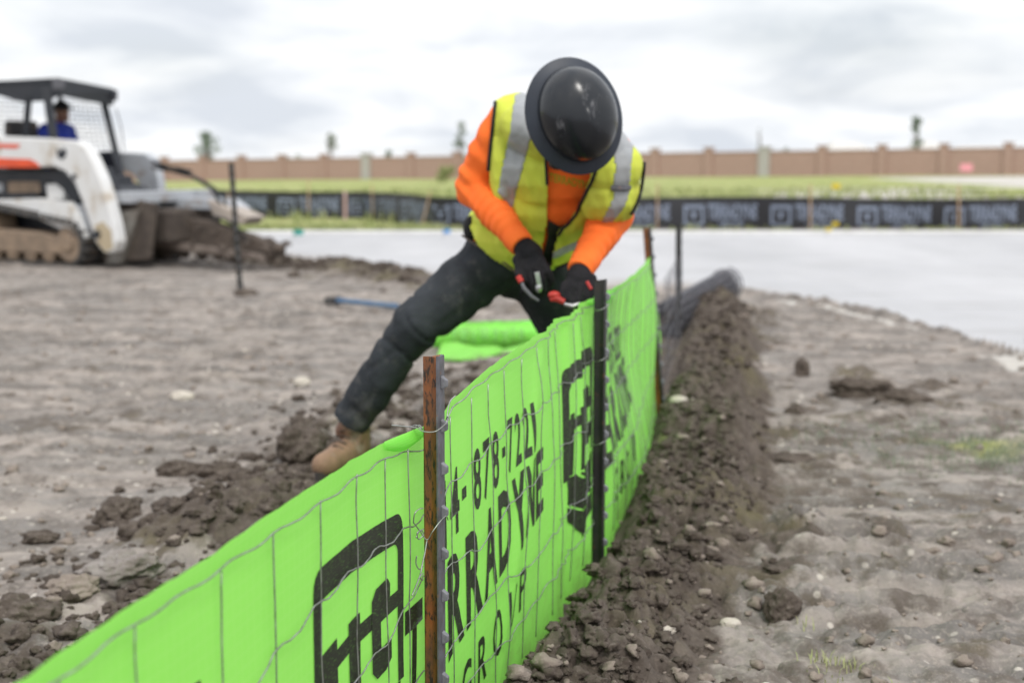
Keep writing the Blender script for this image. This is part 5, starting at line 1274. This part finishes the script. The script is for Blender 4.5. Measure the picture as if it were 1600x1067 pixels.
# operator
op = empty('person', (0, 0, 0), label='loader operator in a blue shirt and dark cap sitting in the cab', cat='person'); op.location = ld.matrix_basis @ Vector((CP(93, 215, .85).x, .85, 1.2)); op.rotation_euler = (0, 0, -LA)
mb = MB(); hd = Vector((.10, 0, .60)); capsule(mb, Vector((-.02, 0, 0)), Vector((.0, 0, .34)), .15, .15); capsule(mb, Vector((0, -.17, .36)), Vector((0, .17, .36)), .075, .075)
for s_ in (-1, 1): capsule(mb, Vector((0, .2 * s_, .34)), Vector((.10, .25 * s_, .10)), .055, .045); capsule(mb, Vector((.10, .25 * s_, .10)), Vector((.34, .22 * s_, .12)), .045, .035); capsule(mb, Vector((0, .1 * s_, -.02)), Vector((.42, .12 * s_, .02)), .085, .07); capsule(mb, Vector((.42, .12 * s_, .02)), Vector((.5, .12 * s_, -.36)), .06, .045)
mb.ball(Vector((.36, .22, .13)), .04); mb.ball(Vector((.36, -.22, .13)), .04)
capsule(mb, Vector((0.02, 0, .38)), hd, .055, .06); mb.ball(hd, (.10, .078, .12)); mb.ball(hd + Vector((.10, 0, -.01)), .02); mb.ball(hd + Vector((.06, 0, -.09)), (.05, .05, .03)); mb.ball(hd + Vector((0, .08, 0)), (.025, .012, .03)); mb.ball(hd + Vector((0, -.08, 0)), (.025, .012, .03))
V, Nn, Fc = voxel(mb, .018, 3); obj('body', V, Fc, M['skin'], op)
mb = MB(); capsule(mb, Vector((-.02, 0, -.02)), Vector((.0, 0, .34)), .17, .17); capsule(mb, Vector((0, -.17, .36)), Vector((0, .17, .36)), .10, .10)
for s_ in (-1, 1): capsule(mb, Vector((0, .2 * s_, .34)), Vector((.10, .25 * s_, .10)), .08, .065); capsule(mb, Vector((.10, .25 * s_, .10)), Vector((.26, .23 * s_, .12)), .065, .05)
V, Nn, Fc = voxel(mb, .018, 3); V = nz(V, Nn, .015, 9, 9, 9, 451); obj('shirt', V, Fc, M['blue_shirt'], op)
mb = MB(); mb.ball(hd + Vector((-.005, 0, .05)), (.112, .092, .085)); mb.tube([hd + Vector((.07, 0, .055)), hd + Vector((.17, 0, .04))], [.06, .05], 12, True, (.15, 1)); mb.build('cap', M['trim'], op, True)

# ------------------------------------------------------------------ black silt fence far behind
BF = [(-16., 30.2), (-7.4, 30.), (-3.1, 29.6), (-2.2, 27.2), (-1.4, 25.6), (.3, 25.), (4., 25.), (9.2, 25.), (15., 25.2)]
bf = empty('silt_fence', (0, 25, 0), label='low black silt fence with pale lettering and wooden stakes beyond the concrete', cat='fence')
cum = [0]
for a, b in zip(BF[:-1], BF[1:]): cum.append(cum[-1] + math.dist(a, b))
bx = [p[0] for p in BF]; by = [p[1] for p in BF]
def bpt(s, h): x = np.interp(s, cum, bx); y = np.interp(s, cum, by); return (x, y - .03 + .04 * math.sin(s * 2.1) * h * 2 + .02 * math.sin(s * 6) , -.03 + h + .02 * math.sin(s * .9) * (h > .1) - 25 * 0)
ns = 300; hs = np.linspace(0, .56, 7); V = []; Fc = []; A = []
for i in range(ns + 1):
    s = cum[-1] * i / ns
    for h in hs: p = bpt(s, h); V.append((p[0], p[1] - 25, p[2])); A.append((s, h))
for i in range(ns):
    for k in range(6): a = i * 7 + k; Fc.append((a, a + 7, a + 8, a + 1))
o = obj('cloth', V, Fc, M['black_fabric'], bf); A = np.array(A); svattr(o, A[:, 0], A[:, 1])
gl = glyphs('TERRADYNE', .03); gg = glyphs('GROUP', .02); gl_ = gridcut(*gl, .06, .5); gg_ = gridcut(*gg, .1, .5)
s = .5
fr = [(0, 1), (.42, 1), (.42, 0), (.21, -.18), (0, 0)]
def bprint(V, Fc, s0, w_, h0, hh):
    P = [bpt(s0 + a * w_, h0 + b * hh) for a, b in V]; o = obj('lettering', [(p[0], p[1] - 25 - .012, p[2]) for p in P], Fc, M['white_ink'], bf, smooth=False); svattr(o, np.array([s0 + a * w_ for a, _ in V]), np.array([b for _, b in V]))
while s < cum[-1] - 1.4:
    bprint(gl_[0], gl_[1], s + .42, .86, .17, .27); bprint(gg_[0], gg_[1], s + .62, .42, .055, .09)
    q = [(0, 1), (.36, 1), (.36, 0), (.18, -.12), (0, 0), (.045, .06), (.045, .82), (.315, .82), (.315, .06), (.18, -.02)]
    bprint(q, [(0, 1, 7, 6), (1, 2, 8, 7), (2, 3, 9, 8), (3, 4, 5, 9), (4, 0, 6, 5)], s, 1, .10, .32)
    bprint([(.10, .62), (.26, .62), (.26, .52), (.20, .52), (.20, .2), (.15, .2), (.15, .52), (.10, .52)], [(0, 1, 2, 3, 6, 7), (3, 4, 5, 6)], s, 1, .10, .32)
    s += 1.52
def stake(px, y0, y1, Y, m, lean=0.0, label='', w_=.065):
    for _ in range(8): Y = float(np.interp((px - 800) / F * Y, bx, by)) - .10
    a = pt(px - lean, y1, Y); b = pt(px, y0, Y - .0); a.z -= .1; e_ = MB(); d = b - a; mb = MB()
    o = mb.box((0, 0, d.length / 2), (w_, .02, d.length)).build('stake', m, bf, False, .003); o.location = a - Vector((0, 25, 0)); o.rotation_euler = d.to_track_quat('Z', 'Y').to_euler()
    if label: o['label'] = label
for px, y0, y1, Y, ln in ((357, 300, 345, 29.85, 0), (482, 281, 338, 29.7, 0), (581, 287, 342, 29.3, -2), (673, 298, 345, 26.4, 14), (1027, 286, 350, 24.9, 0), (1266, 288, 352, 24.9, 0), (1498, 289, 352, 24.9, 0), (60, 300, 345, 30., 0)):
    stake(px, y0, y1, Y, M['wood'], ln)
pk = pt(539, 300, 28.8); mb = MB(); mb.box((0, 0, .28), (.055, .03, .62)); o = mb.build('survey_stake', M['pink_wood'], None, False, .004); o.location = (pk.x, pk.y, gh(pk.x, pk.y)); tag(o, 'pale pink survey stake standing before the black silt fence', 'stake')
def flag(px, py, Y, m, label, s_=.09):
    p = pt(px, py, Y); e_ = empty('marker_flag', (p.x, p.y, gh(p.x, p.y) if Y > 23 else .0), label=label, cat='flag'); h = max(.12, p.z - e_.location.z)
    mb = MB(); mb.tube([(0, 0, 0), (.01, 0, h + s_ * .5)], .006, 5); mb.build('rod', M['wire'], e_)
    V = [(x_ * s_ - .0, .01 * math.sin(x_ * 5), h + z_ * s_ * .8) for x_ in (0, .5, 1, 1.4) for z_ in (-.5, .5)]; obj('pennant', V, [(0, 2, 3, 1), (2, 4, 5, 3), (4, 6, 7, 5)], m, e_, smooth=False)
flag(1299, 291, 29, M['yellow'], 'yellow marker flag on the grass beyond the black silt fence at right', .13); flag(1300, 350, 23.8, M['yellow'], 'yellow marker flag at the foot of the black silt fence', .08); flag(1289, 372, 22.3, M['yellow'], 'yellow marker flag lowest of the three, on the concrete edge', .07)
flag(1500, 262, 80, M['pink'], 'pink marker flag in front of the brick wall at far right', .5); flag(458, 366, 21.5, M['teal'], 'teal marker on the pavement behind the dirt heap', .11); flag(692, 368, 21.8, M['blue'], 'small blue marker left of the worker', .08)

# ------------------------------------------------------------------ brick wall with pillars
def wl(X): return 133 - .4783 * (X + 33)
def wz(X): k = (X + 33) / 69; return (-1.27 * (1 - k) - .14 * k, .62 * (1 - k) + 1.72 * k)
bw = empty('brick_wall', (0, wl(0), 0), label='long reddish brick boundary wall with pillars along the horizon', cat='wall'); BW0 = Vector((0, wl(0), 0))
wa = math.atan2(-.4783, 1); i0 = -12.47 - 3.94 * 8; PX = [i0 + 3.94 * i for i in range(27)]
for i, x in enumerate(PX):
    zb_, zt_ = wz(x); zb_ -= .8; isP = i in (8, 16); W_ = .85 if isP else .60; mb = MB(); R_ = Matrix.Rotation(wa, 3, 'Z')
    mb.box((0, 0, (zb_ + zt_ + .28) / 2), (W_, .6, zt_ + .28 - zb_), R_); mb.box((0, 0, zt_ + .32), (W_ + .14, .74, .12), R_)
    o = mb.build('pillar', M['pillar_stone'] if isP else M['brick'], bw); o.location = (x, wl(x) - BW0.y, 0)
    if isP: o['label'] = 'pale cast stone pillar'
    if i + 1 < len(PX):
        x2 = PX[i + 1]; z2b, z2t = wz(x2); z2b -= .8; L_ = math.dist((x, wl(x)), (x2, wl(x2))); t_ = .12
        mid = Vector(((x + x2) / 2, (wl(x) + wl(x2)) / 2 - BW0.y, 0)); V = []
        for (lx, zb2, zt2) in ((-L_ / 2 + .2, zb_, zt_ - .05), (L_ / 2 - .2, z2b, z2t - .05)):
            for ly in (-t_, t_):
                for z in (zb2, zt2): V.append((lx, ly, z))
        o = obj('wall_panel', V, [(0, 1, 5, 4), (2, 6, 7, 3), (1, 3, 7, 5), (0, 4, 6, 2), (0, 2, 3, 1), (4, 5, 7, 6)], M['brick'], bw, smooth=False); o.location = mid; o.rotation_euler = (0, 0, wa)
        V = [(lx, ly, z) for lx, zt2 in ((-L_ / 2 + .2, zt_ - .05), (L_ / 2 - .2, z2t - .05)) for ly in (-.18, .18) for z in (zt2 + .003, zt2 + .08)]
        o = obj('coping', V, [(0, 1, 5, 4), (2, 6, 7, 3), (1, 3, 7, 5), (0, 4, 6, 2), (0, 2, 3, 1), (4, 5, 7, 6)], M['brick'], bw, smooth=False); o.location = mid; o.rotation_euler = (0, 0, wa)

# ------------------------------------------------------------------ trees, bushes and roofs beyond
def tree(px, ytop, ybase, Y, wpx, label, kind='thin', seed=0, mat='leaf', n=420, name='tree', cat='tree'):
    rs = random.Random(seed); b = pt(px, ybase, Y); t = pt(px, ytop, Y); g_ = min(b.z, gh(b.x, b.y)) - .3; Ht = t.z - g_; Wd = wpx / F * Y / 2
    e_ = empty(name, (b.x, Y, g_), label=label, cat=cat); low = b.z - g_
    if kind != 'bush':
        mb = MB(); mb.tube([(0, 0, 0), (.05 * Wd, 0, Ht * .5), (0, .1, Ht * .95)], [Ht * .018 + .05, Ht * .012 + .03, .02], 7); mb.build('trunk', M['bark'], e_, True)
        for k in range(7):
            z0 = low + (Ht - low) * (.05 + .1 * k); a = rs.uniform(0, 6.28); l_ = Wd * rs.uniform(.5, 1.0) * (1 - .07 * k); mb = MB(); mb.tube([(0, 0, z0 * .92), (math.cos(a) * l_ * .5, math.sin(a) * l_ * .5, z0 + l_ * .35), (math.cos(a) * l_, math.sin(a) * l_, z0 + l_ * .6)], [.05, .03, .012], 5); mb.build('limb', M['bark'], e_, True)
    V = []; Fc = []; cl = []
    for _ in range(14 if kind != 'bush' else 22):
        if kind == 'thin': k = rs.random() ** .8; cl.append((rs.gauss(0, .42) * Wd * (1 - .55 * k), rs.gauss(0, .3) * Wd, low + (Ht - low) * k * .97, Wd * rs.uniform(.22, .42)))
        else: a = rs.uniform(0, 6.28); r_ = rs.random() ** .5; cl.append((math.cos(a) * r_ * Wd * .8, math.sin(a) * r_ * Wd * .6, low * .4 + (Ht - low * .4) * rs.uniform(.25, .9) * (1 - .5 * r_ * r_), Wd * rs.uniform(.22, .38)))
    for _ in range(n):
        c = rs.choice(cl); d = Vector((rs.gauss(0, 1), rs.gauss(0, 1), rs.gauss(0, 1))).normalized() * c[3] * rs.random() ** .4; p = Vector(c[:3]) + d; p.z = max(p.z, .1)
        s_ = Wd * rs.uniform(.05, .10) + .03; q = Matrix.Rotation(rs.uniform(0, 6.28), 3, Vector((rs.gauss(0, 1), rs.gauss(0, 1), rs.gauss(0, 1))).normalized()); b_ = len(V)
        V += [p + q @ Vector(v) * s_ for v in ((-1, 0, 0), (0, -.5, .15), (1, 0, 0), (0, .5, .15))]; Fc += [(b_, b_ + 1, b_ + 2, b_ + 3)]
    o = obj('crown', V, Fc, M[mat], e_, smooth=False); tag(o, kind=None)
tree(325, 208, 250, 150, 46, 'wispy leaning tree above the wall just right of the loader', 'thin', 1, 'leaf', 900)
tree(516, 206, 245, 150, 26, 'slim tree above the wall between loader and worker', 'thin', 2, 'leaf2', 700)
tree(608, 232, 246, 150, 34, 'low rounded treetop above the wall right of the pale pillar', 'bush', 3, 'leaf', 700)
tree(458, 240, 248, 150, 40, 'barely visible treetop above the wall left of the slim tree', 'bush', 4, 'leaf2', 500)
tree(718, 194, 245, 140, 30, 'dark upright tree behind the worker\'s orange shoulder', 'thin', 5, 'leaf', 900)
tree(1432, 180, 240, 125, 32, 'slender green tree above the wall at right', 'thin', 6, 'leaf', 1100)
tree(1186, 196, 240, 130, 14, 'bare thin young tree behind the right pale pillar', 'thin', 7, 'leaf2', 60)
tree(1223, 227, 240, 128, 36, 'dark green rounded bush showing over the wall at right', 'bush', 8, 'leaf', 900)
tree(697, 248, 284, 90, 36, 'green bush growing in the grass left of the worker', 'bush', 9, 'grass', 900, 'bush', 'bush')
def house(px0, px1, ytop, yeave, Y, label):
    a = pt(px0, yeave, Y); b = pt(px1, yeave, Y); t = pt((px0 + px1) / 2, ytop, Y); W_ = b.x - a.x; g_ = -1.5; e_ = empty('house', ((a.x + b.x) / 2, Y, g_), label=label, cat='house')
    he = a.z - g_; ht = t.z - g_; mb = MB(); mb.box((0, 4, he / 2), (W_ * .94, 8, he)); mb.build('wall', M['house'], e_)
    V = [(-W_ / 2, -.6, he), (W_ / 2, -.6, he), (W_ / 2, 8.6, he), (-W_ / 2, 8.6, he), (-W_ * .28, 4, ht), (W_ * .28, 4, ht)]; obj('roof', V, [(0, 1, 5, 4), (1, 2, 5), (2, 3, 4, 5), (3, 0, 4), (3, 2, 1, 0)], M['roof'], e_, smooth=False)
    for k in (-.25, .25): mb = MB(); mb.box((W_ * k, -.03, he - 1.4), (1.4, .1, 1.2)); mb.build('window', M['black_paint'], e_)
house(1296, 1366, 221, 236, 170, 'pale low roof showing over the wall left of the right hand tree'); house(1440, 1482, 219, 236, 165, 'small pale roof showing over the wall just right of the slender tree'); house(1482, 1640, 228, 236, 190, 'long faint roof over the wall at the right edge')
